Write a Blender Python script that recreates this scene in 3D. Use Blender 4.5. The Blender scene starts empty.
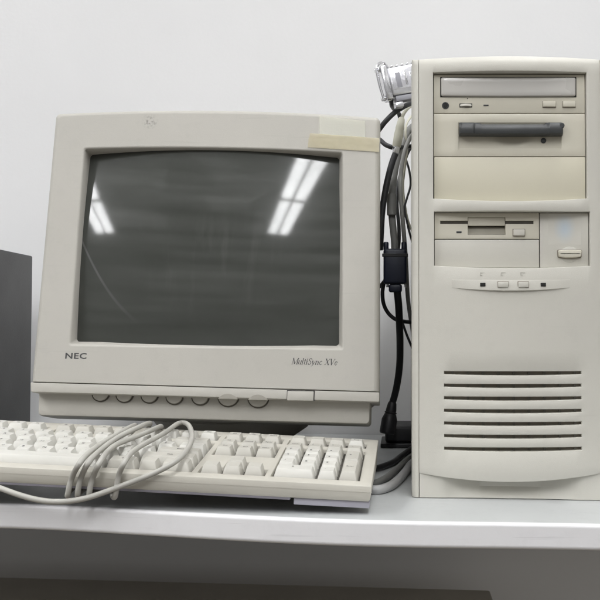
import bpy, bmesh, math, random
from mathutils import Matrix, Vector, noise

random.seed(7)
scene = bpy.context.scene
COL = scene.collection
PI = math.pi
WORLD = {}          # world matrix of every object made so far (parents are looked up here)


# ------------------------------------------------------------------ materials
def srgb(r, g, b):
    def f(c):
        c /= 255.0
        return c / 12.92 if c <= 0.04045 else ((c + 0.055) / 1.055) ** 2.4
    return (f(r), f(g), f(b))


def nodes_of(name):
    m = bpy.data.materials.new(name)
    m.use_nodes = True
    nt = m.node_tree
    return m, nt, nt.nodes['Principled BSDF']


def surface(name, col, rough=0.5, vary=0.06, scale=9.0, bump=0.05, bump_scale=900.0, metal=0.0, spec=0.5,
            tint=None, coat=0.0, dust=0.0, scuff=0.0):
    """Procedural surface: broad colour drift (optionally to a second tint), fine speckle, grain bump."""
    m, nt, b = nodes_of(name)
    N, L = nt.nodes, nt.links
    tc = N.new('ShaderNodeTexCoord')
    n1 = N.new('ShaderNodeTexNoise'); n1.inputs['Scale'].default_value = scale; n1.inputs['Detail'].default_value = 6
    L.new(tc.outputs['Object'], n1.inputs['Vector'])
    r1 = N.new('ShaderNodeMapRange'); r1.inputs['From Min'].default_value = 0.3; r1.inputs['From Max'].default_value = 0.7
    L.new(n1.outputs['Fac'], r1.inputs['Value'])
    mix = N.new('ShaderNodeMix'); mix.data_type = 'RGBA'
    c2 = tint if tint else tuple(c * (1 - vary) for c in col)
    mix.inputs['A'].default_value = (*[min(1, c * (1 + vary * 0.5)) for c in col], 1)
    mix.inputs['B'].default_value = (*c2, 1)
    L.new(r1.outputs['Result'], mix.inputs['Factor'])
    n2 = N.new('ShaderNodeTexNoise'); n2.inputs['Scale'].default_value = bump_scale; n2.inputs['Detail'].default_value = 3
    L.new(tc.outputs['Object'], n2.inputs['Vector'])
    bp = N.new('ShaderNodeBump'); bp.inputs['Strength'].default_value = bump; bp.inputs['Distance'].default_value = 0.0006
    L.new(n2.outputs['Fac'], bp.inputs['Height'])
    L.new(bp.outputs['Normal'], b.inputs['Normal'])
    out = mix.outputs['Result']
    if dust > 0:
        n3 = N.new('ShaderNodeTexNoise'); n3.inputs['Scale'].default_value = 60; n3.inputs['Detail'].default_value = 10
        n3.inputs['Roughness'].default_value = 0.7
        L.new(tc.outputs['Object'], n3.inputs['Vector'])
        r3 = N.new('ShaderNodeMapRange'); r3.inputs['From Min'].default_value = 0.52; r3.inputs['From Max'].default_value = 0.8
        r3.inputs['To Max'].default_value = dust
        L.new(n3.outputs['Fac'], r3.inputs['Value'])
        mx = N.new('ShaderNodeMix'); mx.data_type = 'RGBA'
        mx.inputs['B'].default_value = (*[c * 0.55 for c in col], 1)
        L.new(r3.outputs['Result'], mx.inputs['Factor']); L.new(out, mx.inputs['A'])
        out = mx.outputs['Result']
    if scuff > 0:
        last = out
        for ang, thr in ((0.5, 0.66), (-0.9, 0.68)):
            ms_ = N.new('ShaderNodeMapping'); ms_.inputs['Rotation'].default_value = (0, ang, 0); ms_.inputs['Scale'].default_value = (10, 10, 260)
            L.new(tc.outputs['Object'], ms_.inputs['Vector'])
            ns_ = N.new('ShaderNodeTexNoise'); ns_.inputs['Scale'].default_value = 1.0; ns_.inputs['Detail'].default_value = 3
            L.new(ms_.outputs['Vector'], ns_.inputs['Vector'])
            rs_ = N.new('ShaderNodeMapRange'); rs_.inputs['From Min'].default_value = thr; rs_.inputs['From Max'].default_value = thr + 0.08; rs_.inputs['To Max'].default_value = scuff
            L.new(ns_.outputs['Fac'], rs_.inputs['Value'])
            mk_ = N.new('ShaderNodeMix'); mk_.data_type = 'RGBA'; mk_.inputs['B'].default_value = (*[c * 0.5 for c in col], 1)
            L.new(rs_.outputs['Result'], mk_.inputs['Factor']); L.new(last, mk_.inputs['A'])
            last = mk_.outputs['Result']
        out = last
    L.new(out, b.inputs['Base Color'])
    rr = N.new('ShaderNodeMapRange'); rr.inputs['To Min'].default_value = rough - 0.06; rr.inputs['To Max'].default_value = rough + 0.08
    L.new(n1.outputs['Fac'], rr.inputs['Value']); L.new(rr.outputs['Result'], b.inputs['Roughness'])
    b.inputs['Metallic'].default_value = metal
    b.inputs['Specular IOR Level'].default_value = spec
    b.inputs['Coat Weight'].default_value = coat
    return m


def stained(m, spot, radius, col):
    """A smudge of dirt with a ragged outline on an existing surface, at a point in object space."""
    nt = m.node_tree; N, L = nt.nodes, nt.links
    b = N['Principled BSDF']
    old = b.inputs['Base Color'].links[0].from_socket
    tc = N.new('ShaderNodeTexCoord')
    ds = N.new('ShaderNodeVectorMath'); ds.operation = 'DISTANCE'; ds.inputs[1].default_value = spot
    L.new(tc.outputs['Object'], ds.inputs[0])
    r = N.new('ShaderNodeMapRange'); r.inputs['From Min'].default_value = radius * 0.2; r.inputs['From Max'].default_value = radius
    r.inputs['To Min'].default_value = 1; r.inputs['To Max'].default_value = 0
    L.new(ds.outputs['Value'], r.inputs['Value'])
    n = N.new('ShaderNodeTexNoise'); n.inputs['Scale'].default_value = 420; n.inputs['Detail'].default_value = 5
    L.new(tc.outputs['Object'], n.inputs['Vector'])
    rn = N.new('ShaderNodeMapRange'); rn.inputs['From Min'].default_value = 0.44; rn.inputs['From Max'].default_value = 0.66
    L.new(n.outputs['Fac'], rn.inputs['Value'])
    mu = N.new('ShaderNodeMath'); mu.operation = 'MULTIPLY'
    L.new(r.outputs['Result'], mu.inputs[0]); L.new(rn.outputs['Result'], mu.inputs[1])
    m2 = N.new('ShaderNodeMath'); m2.operation = 'MULTIPLY'; m2.inputs[1].default_value = 0.75
    L.new(mu.outputs[0], m2.inputs[0])
    mx = N.new('ShaderNodeMix'); mx.data_type = 'RGBA'; mx.inputs['B'].default_value = (*col, 1)
    L.new(m2.outputs[0], mx.inputs['Factor']); L.new(old, mx.inputs['A'])
    L.new(mx.outputs['Result'], b.inputs['Base Color'])


BEIGE = (0.440, 0.424, 0.385)
TOWER = (0.560, 0.545, 0.492)
YELLOWED = (0.545, 0.518, 0.430)
M = {}
M['monitor'] = surface('monitor_plastic', BEIGE, 0.52, 0.06, 7, 0.14, 1300, dust=0.14, scuff=0.11)
M['shell'] = surface('monitor_shell_plastic', (0.430, 0.412, 0.370), 0.55, 0.05, 7, 0.10, 1500, dust=0.1)
M['tower'] = surface('tower_plastic', TOWER, 0.5, 0.05, 6, 0.14, 1300, dust=0.12, scuff=0.11)
M['steel'] = surface('painted_steel', (0.51, 0.50, 0.45), 0.45, 0.05, 6, 0.06, 800)
M['yellowed'] = surface('yellowed_plastic', YELLOWED, 0.5, 0.06, 8, 0.08, 1500, tint=(0.560, 0.535, 0.455), dust=0.05)
M['blank'] = surface('yellowed_blank_plastic', (0.585, 0.555, 0.445), 0.5, 0.05, 5, 0.08, 1500, dust=0.03)
M['pale'] = surface('pale_drive_plastic', (0.555, 0.535, 0.48), 0.5, 0.05, 8, 0.08, 1500)
M['tray'] = surface('tray_plastic', (0.50, 0.485, 0.455), 0.28, 0.05, 9, 0.03, 900, tint=(0.465, 0.455, 0.435), coat=0.25)
M['dark_gap'] = surface('dark_gap', (0.012, 0.012, 0.011), 0.8)
M['vent_dark'] = surface('vent_dark', (0.24, 0.215, 0.175), 0.8)
M['vent_rib'] = surface('vent_rib', (0.16, 0.15, 0.13), 0.7)
M['lever'] = surface('charcoal_plastic', (0.034, 0.037, 0.038), 0.42, 0.2, 40, 0.15, 1200, dust=0.2)
M['black'] = surface('black_rubber', (0.016, 0.016, 0.018), 0.48, 0.2, 30, 0.1, 700)
M['black_soft'] = surface('black_cable_sheath', (0.022, 0.023, 0.026), 0.45, 0.25, 60, 0.08, 500)
M['vga'] = surface('dark_blue_plastic', (0.012, 0.016, 0.035), 0.42, 0.2, 40, 0.1, 900)
M['grey_cable'] = surface('grey_cable_sheath', (0.20, 0.20, 0.19), 0.5, 0.15, 40, 0.06, 600)
M['beige_cable'] = surface('beige_cable_sheath', (0.44, 0.43, 0.395), 0.52, 0.12, 40, 0.08, 600, dust=0.15)
M['light_cable'] = surface('light_grey_cable_sheath', (0.42, 0.42, 0.42), 0.5, 0.1, 40, 0.06, 600)
M['mid_cable'] = surface('mid_grey_cable_sheath', (0.30, 0.30, 0.285), 0.5, 0.15, 40, 0.06, 600)
M['lip'] = surface('keyboard_underside', (0.22, 0.21, 0.24), 0.5, 0.06)
M['dark_brown'] = surface('dark_brown_recess', (0.075, 0.068, 0.055), 0.8)  # even dark brown for the wheel recesses and the disk slot
M['plug'] = surface('beige_plug', (0.56, 0.55, 0.46), 0.5, 0.08, 40, 0.08, 600)
M['chrome'] = surface('chrome', (0.78, 0.78, 0.80), 0.16, 0.1, 60, 0.25, 260, metal=1.0)
M['tin'] = surface('tinned_steel', (0.70, 0.70, 0.72), 0.30, 0.15, 80, 0.35, 220, metal=1.0)
M['film'] = surface('silver_label', (0.74, 0.74, 0.78), 0.22, 0.25, 130, 1.0, 150, metal=0.55, coat=0.4)
M['grey_mark'] = surface('grey_label_print', (0.28, 0.28, 0.31), 0.5, 0.1)
M['case'] = surface('keyboard_plastic', (0.500, 0.480, 0.425), 0.5, 0.05, 8, 0.10, 1500, dust=0.08)
M['key'] = surface('keycap_plastic', (0.575, 0.565, 0.525), 0.42, 0.05, 30, 0.08, 1500, dust=0.10)
M['key_grey'] = surface('keycap_darker_plastic', (0.48, 0.465, 0.42), 0.45, 0.05, 30, 0.08, 1500, dust=0.10)
M['well'] = surface('key_well', (0.17, 0.16, 0.14), 0.7, 0.1, 30)
M['legend'] = surface('legend_ink', (0.09, 0.09, 0.088), 0.6)
M['foot'] = surface('grey_lilac_foot', (0.37, 0.36, 0.41), 0.5, 0.06)
M['ink'] = surface('lettering_ink', (0.05, 0.05, 0.052), 0.5)
M['ink_soft'] = surface('lettering_soft_ink', (0.04, 0.04, 0.042), 0.5)
M['paper'] = surface('paper', (0.90, 0.895, 0.82), 0.7, 0.03, 20, 0.2, 500)
M['cabinet'] = surface('dark_grey_enamel', (0.060, 0.061, 0.061), 0.5, 0.12, 12, 0.3, 500, dust=0.1)
M['under'] = surface('dark_brown_enamel', (0.50, 0.46, 0.40), 0.6, 0.12, 8, 0.2, 400)
M['desk'] = surface('grey_laminate', (0.48, 0.495, 0.495), 0.36, 0.05, 5, 0.06, 700, dust=0.25, scuff=0.3)
M['edge'] = surface('desk_edge_band', (0.735, 0.73, 0.742), 0.55, 0.04, 6, 0.05, 700, dust=0.14, scuff=0.25)
M['leg'] = surface('desk_leg_enamel', (0.4, 0.4, 0.4), 0.5)
M['wall'] = surface('wall_paint', (0.735, 0.735, 0.740), 0.85, 0.035, 2.5, 0.25, 160, spec=0.25)
M['white_metal'] = surface('white_enamel', (0.8, 0.8, 0.8), 0.4)


def badge_material():
    """Pale printed badge with a soft sky-blue print in its middle."""
    m, nt, b = nodes_of('badge_print')
    N, L = nt.nodes, nt.links
    tc = N.new('ShaderNodeTexCoord')
    mp = N.new('ShaderNodeMapping'); mp.inputs['Location'].default_value = BADGE_SHIFT
    mp.inputs['Scale'].default_value = (1, 0.0, 0.72)
    L.new(tc.outputs['Object'], mp.inputs['Vector'])
    ln = N.new('ShaderNodeVectorMath'); ln.operation = 'LENGTH'
    L.new(mp.outputs['Vector'], ln.inputs[0])
    r = N.new('ShaderNodeMapRange'); r.interpolation_type = 'SMOOTHSTEP'
    r.inputs['From Min'].default_value = 0.0; r.inputs['From Max'].default_value = 0.0125
    r.inputs['To Min'].default_value = 0.6; r.inputs['To Max'].default_value = 0
    L.new(ln.outputs['Value'], r.inputs['Value'])
    mx = N.new('ShaderNodeMix'); mx.data_type = 'RGBA'
    mx.inputs['A'].default_value = (*TOWER, 1); mx.inputs['B'].default_value = (0.42, 0.53, 0.64, 1)
    L.new(r.outputs['Result'], mx.inputs['Factor']); L.new(mx.outputs['Result'], b.inputs['Base Color'])
    b.inputs['Roughness'].default_value = 0.45
    return m


def tape_material():
    m, nt, b = nodes_of('yellowed_tape')
    N, L = nt.nodes, nt.links
    tc = N.new('ShaderNodeTexCoord')
    n = N.new('ShaderNodeTexNoise'); n.inputs['Scale'].default_value = 55; n.inputs['Detail'].default_value = 5
    L.new(tc.outputs['Object'], n.inputs['Vector'])
    mx = N.new('ShaderNodeMix'); mx.data_type = 'RGBA'
    mx.inputs['A'].default_value = (0.80, 0.73, 0.52, 1); mx.inputs['B'].default_value = (0.73, 0.665, 0.47, 1)
    L.new(n.outputs['Fac'], mx.inputs['Factor']); L.new(mx.outputs['Result'], b.inputs['Base Color'])
    b.inputs['Roughness'].default_value = 0.38
    tr = N.new('ShaderNodeBsdfTransparent'); ms = N.new('ShaderNodeMixShader')
    r = N.new('ShaderNodeMapRange'); r.inputs['To Min'].default_value = 0.42; r.inputs['To Max'].default_value = 0.72
    L.new(n.outputs['Fac'], r.inputs['Value']); L.new(r.outputs['Result'], ms.inputs['Fac'])
    L.new(tr.outputs[0], ms.inputs[1]); L.new(b.outputs[0], ms.inputs[2])
    L.new(ms.outputs[0], N['Material Output'].inputs['Surface'])
    return m


def glass_material():
    """Switched-off picture tube: dark grey phosphor under glossy glass with dust, wiping smears and a painted cord reflection."""
    m, nt, b = nodes_of('tube_glass')
    N, L = nt.nodes, nt.links
    tc = N.new('ShaderNodeTexCoord')
    n = N.new('ShaderNodeTexNoise'); n.inputs['Scale'].default_value = 14; n.inputs['Detail'].default_value = 7
    mp = N.new('ShaderNodeMapping'); mp.inputs['Scale'].default_value = (0.5, 1, 2.2)
    mp.inputs['Rotation'].default_value = (0, 0.1, 0)
    L.new(tc.outputs['Object'], mp.inputs['Vector']); L.new(mp.outputs['Vector'], n.inputs['Vector'])
    mx = N.new('ShaderNodeMix'); mx.data_type = 'RGBA'
    mx.inputs['A'].default_value = (0.080, 0.085, 0.076, 1); mx.inputs['B'].default_value = (0.122, 0.128, 0.115, 1)
    L.new(n.outputs['Fac'], mx.inputs['Factor'])
    # upright wipe marks in the middle of the glass
    spv = N.new('ShaderNodeSeparateXYZ'); L.new(tc.outputs['UV'], spv.inputs[0])
    cbv = N.new('ShaderNodeCombineXYZ')
    mvx = N.new('ShaderNodeMath'); mvx.operation = 'MULTIPLY'; mvx.inputs[1].default_value = 19; L.new(spv.outputs['X'], mvx.inputs[0])
    mvy = N.new('ShaderNodeMath'); mvy.operation = 'MULTIPLY'; mvy.inputs[1].default_value = 2.4; L.new(spv.outputs['Y'], mvy.inputs[0])
    L.new(mvx.outputs[0], cbv.inputs['X']); L.new(mvy.outputs[0], cbv.inputs['Y'])
    nv = N.new('ShaderNodeTexNoise'); nv.inputs['Scale'].default_value = 1.0; nv.inputs['Detail'].default_value = 4
    L.new(cbv.outputs[0], nv.inputs['Vector'])
    rv = N.new('ShaderNodeMapRange'); rv.inputs['From Min'].default_value = 0.54; rv.inputs['From Max'].default_value = 0.74; rv.inputs['To Max'].default_value = 0.55
    L.new(nv.outputs['Fac'], rv.inputs['Value'])
    wv = N.new('ShaderNodeVectorMath'); wv.operation = 'DISTANCE'; wv.inputs[1].default_value = (0.53, 0.42, 0)
    L.new(tc.outputs['UV'], wv.inputs[0])
    wr = N.new('ShaderNodeMapRange'); wr.interpolation_type = 'SMOOTHSTEP'; wr.inputs['From Min'].default_value = 0.08; wr.inputs['From Max'].default_value = 0.36
    wr.inputs['To Min'].default_value = 0.8; wr.inputs['To Max'].default_value = 0.0
    L.new(wv.outputs['Value'], wr.inputs['Value'])
    wm = N.new('ShaderNodeMath'); wm.operation = 'MULTIPLY'; L.new(rv.outputs['Result'], wm.inputs[0]); L.new(wr.outputs['Result'], wm.inputs[1])
    mwv = N.new('ShaderNodeMix'); mwv.data_type = 'RGBA'; mwv.inputs['B'].default_value = (0.165, 0.170, 0.155, 1)
    L.new(wm.outputs[0], mwv.inputs['Factor']); L.new(mx.outputs['Result'], mwv.inputs['A'])
    mx = mwv
    # a cord's pale reflection painted into the glass colour at lower left (v as a curve of u)
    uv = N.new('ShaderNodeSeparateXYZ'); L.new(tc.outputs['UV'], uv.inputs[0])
    fu = N.new('ShaderNodeMath'); fu.operation = 'MULTIPLY_ADD'; fu.inputs[1].default_value = CORD_REFLECTION[0]; fu.inputs[2].default_value = CORD_REFLECTION[1]
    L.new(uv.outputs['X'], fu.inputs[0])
    f2 = N.new('ShaderNodeMath'); f2.operation = 'MULTIPLY_ADD'; f2.inputs[2].default_value = CORD_REFLECTION[2]
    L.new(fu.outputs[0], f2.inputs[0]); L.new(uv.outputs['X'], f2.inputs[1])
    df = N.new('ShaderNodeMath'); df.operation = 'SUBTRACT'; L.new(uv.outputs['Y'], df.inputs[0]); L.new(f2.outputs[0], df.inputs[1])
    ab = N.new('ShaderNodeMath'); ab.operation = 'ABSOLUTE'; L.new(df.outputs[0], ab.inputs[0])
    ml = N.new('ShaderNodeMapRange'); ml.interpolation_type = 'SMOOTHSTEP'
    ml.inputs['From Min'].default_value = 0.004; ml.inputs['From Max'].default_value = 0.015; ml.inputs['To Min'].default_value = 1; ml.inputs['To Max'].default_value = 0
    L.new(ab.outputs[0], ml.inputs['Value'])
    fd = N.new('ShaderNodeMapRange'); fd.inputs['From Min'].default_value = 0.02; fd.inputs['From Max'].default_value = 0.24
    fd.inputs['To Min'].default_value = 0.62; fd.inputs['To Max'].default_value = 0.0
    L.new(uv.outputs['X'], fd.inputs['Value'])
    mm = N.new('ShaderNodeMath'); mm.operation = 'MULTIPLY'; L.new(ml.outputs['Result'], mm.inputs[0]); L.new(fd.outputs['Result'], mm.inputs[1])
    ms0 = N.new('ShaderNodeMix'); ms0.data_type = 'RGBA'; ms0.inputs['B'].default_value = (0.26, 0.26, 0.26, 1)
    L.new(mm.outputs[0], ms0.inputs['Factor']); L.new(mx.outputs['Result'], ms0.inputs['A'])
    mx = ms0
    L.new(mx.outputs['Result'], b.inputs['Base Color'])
    b.inputs['Roughness'].default_value = 0.06
    b.inputs['IOR'].default_value = 1.70
    # thin film of dust: a broad soft lobe over part of the glass
    b2 = N.new('ShaderNodeBsdfPrincipled')
    L.new(mx.outputs['Result'], b2.inputs['Base Color']); b2.inputs['Roughness'].default_value = 0.22; b2.inputs['IOR'].default_value = 1.52
    n3 = N.new('ShaderNodeTexNoise'); n3.inputs['Scale'].default_value = 26; n3.inputs['Detail'].default_value = 8
    L.new(tc.outputs['Object'], n3.inputs['Vector'])
    r = N.new('ShaderNodeMapRange'); r.inputs['From Min'].default_value = 0.3; r.inputs['From Max'].default_value = 0.75
    r.inputs['To Min'].default_value = 0.12; r.inputs['To Max'].default_value = 0.38
    L.new(n3.outputs['Fac'], r.inputs['Value'])
    ms = N.new('ShaderNodeMixShader'); L.new(r.outputs['Result'], ms.inputs['Fac'])
    L.new(b.outputs[0], ms.inputs[1]); L.new(b2.outputs[0], ms.inputs[2])
    L.new(ms.outputs[0], N['Material Output'].inputs['Surface'])
    return m


def lamp_material(strength):
    m, nt, b = nodes_of('lamp_diffuser')
    b.inputs['Base Color'].default_value = (0.9, 0.9, 0.9, 1)
    b.inputs['Emission Color'].default_value = (0.985, 0.99, 1.0, 1)
    b.inputs['Emission Strength'].default_value = strength
    return m


# ------------------------------------------------------------------ mesh helpers
def rot(yaw, tilt, roll):
    return Matrix.Rotation(yaw, 4, 'Z') @ Matrix.Rotation(tilt, 4, 'X') @ Matrix.Rotation(roll, 4, 'Y')


def obj(name, bm, mat, parent=None, X=None, origin=None, smooth=35):
    """Link a bmesh as ONE object. X maps the mesh into the world; with a parent the mesh is stored in the
    parent's frame; with origin the object stands at that world point."""
    if X is not None:
        bm.transform(X)
    bmesh.ops.recalc_face_normals(bm, faces=bm.faces)
    me = bpy.data.meshes.new(name)
    o = bpy.data.objects.new(name, me)
    COL.objects.link(o)
    if parent is not None:
        PW = WORLD[parent.name]
        bm.transform(PW.inverted())
        o.parent = parent
        WORLD[o.name] = PW.copy()
    elif origin is not None:
        T = Matrix.Translation(origin)
        bm.transform(T.inverted()); o.location = origin
        WORLD[o.name] = T
    else:
        WORLD[o.name] = Matrix.Identity(4)
    bm.to_mesh(me); bm.free()
    for mm in (mat if isinstance(mat, (list, tuple)) else [mat]):
        me.materials.append(mm)
    for p in me.polygons:
        p.use_smooth = True
    try:
        me.set_sharp_from_angle(angle=math.radians(smooth))
    except Exception:
        pass
    return o


def tag(o, label, cat, group=None):
    o['label'] = label; o['category'] = cat
    if group:
        o['group'] = group
    return o


def thing(name, loc, label, cat, group=None):
    o = bpy.data.objects.new(name, None); COL.objects.link(o)
    o.empty_display_size = 0.05
    o.location = loc
    WORLD[o.name] = Matrix.Translation(loc)
    return tag(o, label, cat, group)


def merge(bm, tmp):
    me = bpy.data.meshes.new('tmp')
    tmp.to_mesh(me); tmp.free()
    bm.from_mesh(me)
    bpy.data.meshes.remove(me)


def rbox(bm, lo, hi, r=0.0, seg=2, X=None, mat=0):
    t = bmesh.new()
    bmesh.ops.create_cube(t, size=1)
    for v in t.verts:
        v.co = Vector([lo[k] + (v.co[k] + 0.5) * (hi[k] - lo[k]) for k in range(3)])
    if r > 0:
        bmesh.ops.bevel(t, geom=t.edges[:], offset=r, segments=seg, profile=0.5, affect='EDGES', clamp_overlap=True)
    if X is not None:
        t.transform(X)
    for f in t.faces:
        f.material_index = mat
    merge(bm, t)
    return bm


def box(lo, hi, r=0.0, seg=2, X=None):
    return rbox(bmesh.new(), lo, hi, r, seg, X)


def spline(pts, n=8):
    P = [Vector(p) for p in pts]
    P = [P[0] * 2 - P[1]] + P + [P[-1] * 2 - P[-2]]
    out = []
    for i in range(1, len(P) - 2):
        a, b, c, d = P[i - 1:i + 3]
        # centripetal parameters keep the loops free of kinks
        t0 = 0.0
        t1 = t0 + max((b - a).length, 1e-6) ** 0.5
        t2 = t1 + max((c - b).length, 1e-6) ** 0.5
        t3 = t2 + max((d - c).length, 1e-6) ** 0.5
        for k in range(n):
            t = t1 + (t2 - t1) * k / n
            A1 = a * ((t1 - t) / (t1 - t0)) + b * ((t - t0) / (t1 - t0))
            A2 = b * ((t2 - t) / (t2 - t1)) + c * ((t - t1) / (t2 - t1))
            A3 = c * ((t3 - t) / (t3 - t2)) + d * ((t - t2) / (t3 - t2))
            B1 = A1 * ((t2 - t) / (t2 - t0)) + A2 * ((t - t0) / (t2 - t0))
            B2 = A2 * ((t3 - t) / (t3 - t1)) + A3 * ((t - t1) / (t3 - t1))
            out.append(B1 * ((t2 - t) / (t2 - t1)) + B2 * ((t - t1) / (t2 - t1)))
    out.append(P[-2])
    return out


def tube(bm, pts, rad, seg=12, n=8, smooth=True, relax=0):
    P = spline(pts, n) if smooth else [Vector(p) for p in pts]
    for _ in range(relax):
        P = [P[0]] + [b * .5 + (a + c) * .25 for a, b, c in zip(P, P[1:], P[2:])] + [P[-1]]
    rads = rad if callable(rad) else (lambda t: rad)
    up = None
    rings = []
    for i, p in enumerate(P):
        d = (P[min(i + 1, len(P) - 1)] - P[max(i - 1, 0)]).normalized()
        if up is None:
            up = d.orthogonal().normalized()
        up = (up - d * up.dot(d)).normalized()
        s = d.cross(up)
        r = rads(i / (len(P) - 1))
        rings.append([bm.verts.new(p + (up * math.cos(a) + s * math.sin(a)) * r)
                      for a in (2 * PI * k / seg for k in range(seg))])
    for a, b in zip(rings, rings[1:]):
        for k in range(seg):
            bm.faces.new((a[k], a[(k + 1) % seg], b[(k + 1) % seg], b[k]))
    bm.faces.new(rings[0][::-1]); bm.faces.new(rings[-1])
    return bm


def lathe(bm, base, axis, prof, seg=28, squash=1.0, mat=0):
    """Surface of revolution about an axis; prof = (radius, height) pairs; closed at both ends."""
    ax = Vector(axis).normalized()
    u = ax.cross(Vector((0, 0, 1)) if abs(ax.z) < 0.9 else Vector((1, 0, 0))).normalized(); v = ax.cross(u)
    base = Vector(base)
    rings = [[bm.verts.new(base + ax * h + (u * math.cos(a) + v * math.sin(a) * squash) * r)
              for a in (2 * PI * k / seg for k in range(seg))] for r, h in prof]
    fs = []
    for a, b in zip(rings, rings[1:]):
        for k in range(seg):
            fs.append(bm.faces.new((a[k], a[(k + 1) % seg], b[(k + 1) % seg], b[k])))
    fs.append(bm.faces.new(rings[0][::-1])); fs.append(bm.faces.new(rings[-1]))
    for f in fs:
        f.material_index = mat
    return bm


def text_bm(s, size, extr, sx=1.0, shear=0.0, spacing=1.0, align='LEFT', offset=0.0, res=2):
    """Letters lying in the XZ plane, facing -Y."""
    cu = bpy.data.curves.new('letters', 'FONT')
    cu.body = s; cu.size = size; cu.extrude = extr; cu.shear = shear; cu.space_character = spacing
    cu.align_x = align; cu.align_y = 'CENTER'; cu.offset = offset; cu.resolution_u = res
    o = bpy.data.objects.new('letters', cu)
    COL.objects.link(o)
    dg = bpy.context.evaluated_depsgraph_get()
    me = bpy.data.meshes.new_from_object(o.evaluated_get(dg))
    bm = bmesh.new(); bm.from_mesh(me)
    bpy.data.objects.remove(o); bpy.data.curves.remove(cu); bpy.data.meshes.remove(me)
    bm.transform(Matrix.Rotation(PI / 2, 4, 'X') @ Matrix.Diagonal((sx, 1, 1, 1)))
    return bm


def rquad(quad, rad, y, inset=(0, 0, 0, 0), arch_top=0.0, arch_bot=0.0, nc=6, ns=16, bow=0.0):
    """Loop of points of a quad TL,TR,BR,BL (x,z) with rounded corners; inset = left,right,top,bottom."""
    (a, b, c, d) = [Vector(q) for q in quad]
    W = ((b - a).length + (c - d).length) / 2; H = ((a - d).length + (b - c).length) / 2
    l, r, t, bt = inset
    x0, x1, z0, z1 = l, W - r, bt, H - t
    rr = rad if isinstance(rad, (tuple, list)) else (rad,) * 4      # TL TR BR BL
    pts = []
    corners = [((x0, z1), rr[0], PI), ((x1, z1), rr[1], PI / 2), ((x1, z0), rr[2], 0), ((x0, z0), rr[3], -PI / 2)]
    cyc = []
    for (cx, cz), q, a0 in corners:
        ox = q if cx == x0 else -q
        oz = q if cz == z0 else -q
        cyc.append([(cx + ox + q * math.cos(a0 - PI / 2 * k / nc), cz + oz + q * math.sin(a0 - PI / 2 * k / nc)) for k in range(nc + 1)])
    for i in range(4):
        pts += cyc[i]
        p, n = cyc[i][-1], cyc[(i + 1) % 4][0]
        pts += [(p[0] + (n[0] - p[0]) * k / ns, p[1] + (n[1] - p[1]) * k / ns) for k in range(1, ns)]
    out = []
    for x, z in pts:
        u, v = x / W, z / H
        q = (d * (1 - u) + c * u) * (1 - v) + (a * (1 - u) + b * u) * v
        s = 1 - (2 * u - 1) ** 2
        q = Vector((q.x, q.y + arch_top * s * max(0, v) + arch_bot * s * max(0, 1 - v)))
        out.append(Vector((q.x, y + bow * (2 * u - 1) ** 2, q.y)))
    return out


def loft(bm, loops, cap_first=False, cap_last=False):
    R = [[bm.verts.new(p) for p in lp] for lp in loops]
    n = len(R[0])
    for a, b in zip(R, R[1:]):
        for k in range(n):
            bm.faces.new((a[k], a[(k + 1) % n], b[(k + 1) % n], b[k]))
    if cap_first:
        bm.faces.new(R[0])
    if cap_last:
        bm.faces.new(R[-1])
    return bm


def cuts(edges, step):
    e = sorted(set(round(v, 6) for v in edges))
    out = []
    for a, b in zip(e, e[1:]):
        n = max(1, round((b - a) / step))
        out += [a + (b - a) * k / n for k in range(n)]
    return out + [e[-1]]


def holed_panel(rect, holes, back, shape, stepx=0.008, stepz=0.03, bev=0.0007, extra_x=(), extra_z=()):
    """A moulded front (in XZ, facing -Y) with rectangular openings. shape(x,z)->(y,dz) bends the front skin;
    hole = (x0,x1,z0,z1,lip): lip lowers the middle of its bottom edge as a smile-shaped chamfer."""
    X0, X1, Z0, Z1 = rect
    xs = cuts([X0, X1] + [h[0] for h in holes] + [h[1] for h in holes] + list(extra_x), stepx)
    zs = cuts([Z0, Z1] + [h[2] for h in holes] + [h[3] for h in holes] + list(extra_z), stepz)
    bm = bmesh.new()
    grid, home = {}, {}
    xm, hw = (X0 + X1) / 2, (X1 - X0) / 2
    for i, x in enumerate(xs):
        for j, z in enumerate(zs):
            y, dz = shape(x, z)
            for h in holes:
                if h[4] and abs(z - h[2]) < 1e-5 and h[0] - 1e-5 <= x <= h[1] + 1e-5:
                    c = (x - (h[0] + h[1]) / 2) / ((h[1] - h[0]) / 2)
                    dz -= h[4] * (1 - c * c)
            v = bm.verts.new((x, y, z + dz)); grid[i, j] = v; home[v] = z
    for i in range(len(xs) - 1):
        for j in range(len(zs) - 1):
            cx, cz = (xs[i] + xs[i + 1]) / 2, (zs[j] + zs[j + 1]) / 2
            if any(h[0] < cx < h[1] and h[2] < cz < h[3] for h in holes):
                continue
            bm.faces.new((grid[i, j], grid[i + 1, j], grid[i + 1, j + 1], grid[i, j + 1]))
    for v in [v for v in bm.verts if not v.link_faces]:
        bm.verts.remove(v)
    rim = [e for e in bm.edges if len(e.link_faces) == 1]
    pair = {}
    for e in rim:
        for v in e.verts:
            if v not in pair:
                outer = abs(v.co.x - X0) < 2e-5 or abs(v.co.x - X1) < 2e-5 or home[v] in (zs[0], zs[-1])
                pair[v] = bm.verts.new((v.co.x, back, v.co.z if outer else home[v]))
    for e in rim:
        a, b = e.verts
        bm.faces.new((a, b, pair[b], pair[a]))
    bm.normal_update()
    bmesh.ops.recalc_face_normals(bm, faces=bm.faces)
    sharp = [e for e in rim if e.is_valid]
    bmesh.ops.bevel(bm, geom=sharp, offset=bev, segments=2, profile=0.5, affect='EDGES', clamp_overlap=True)
    return bm


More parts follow.
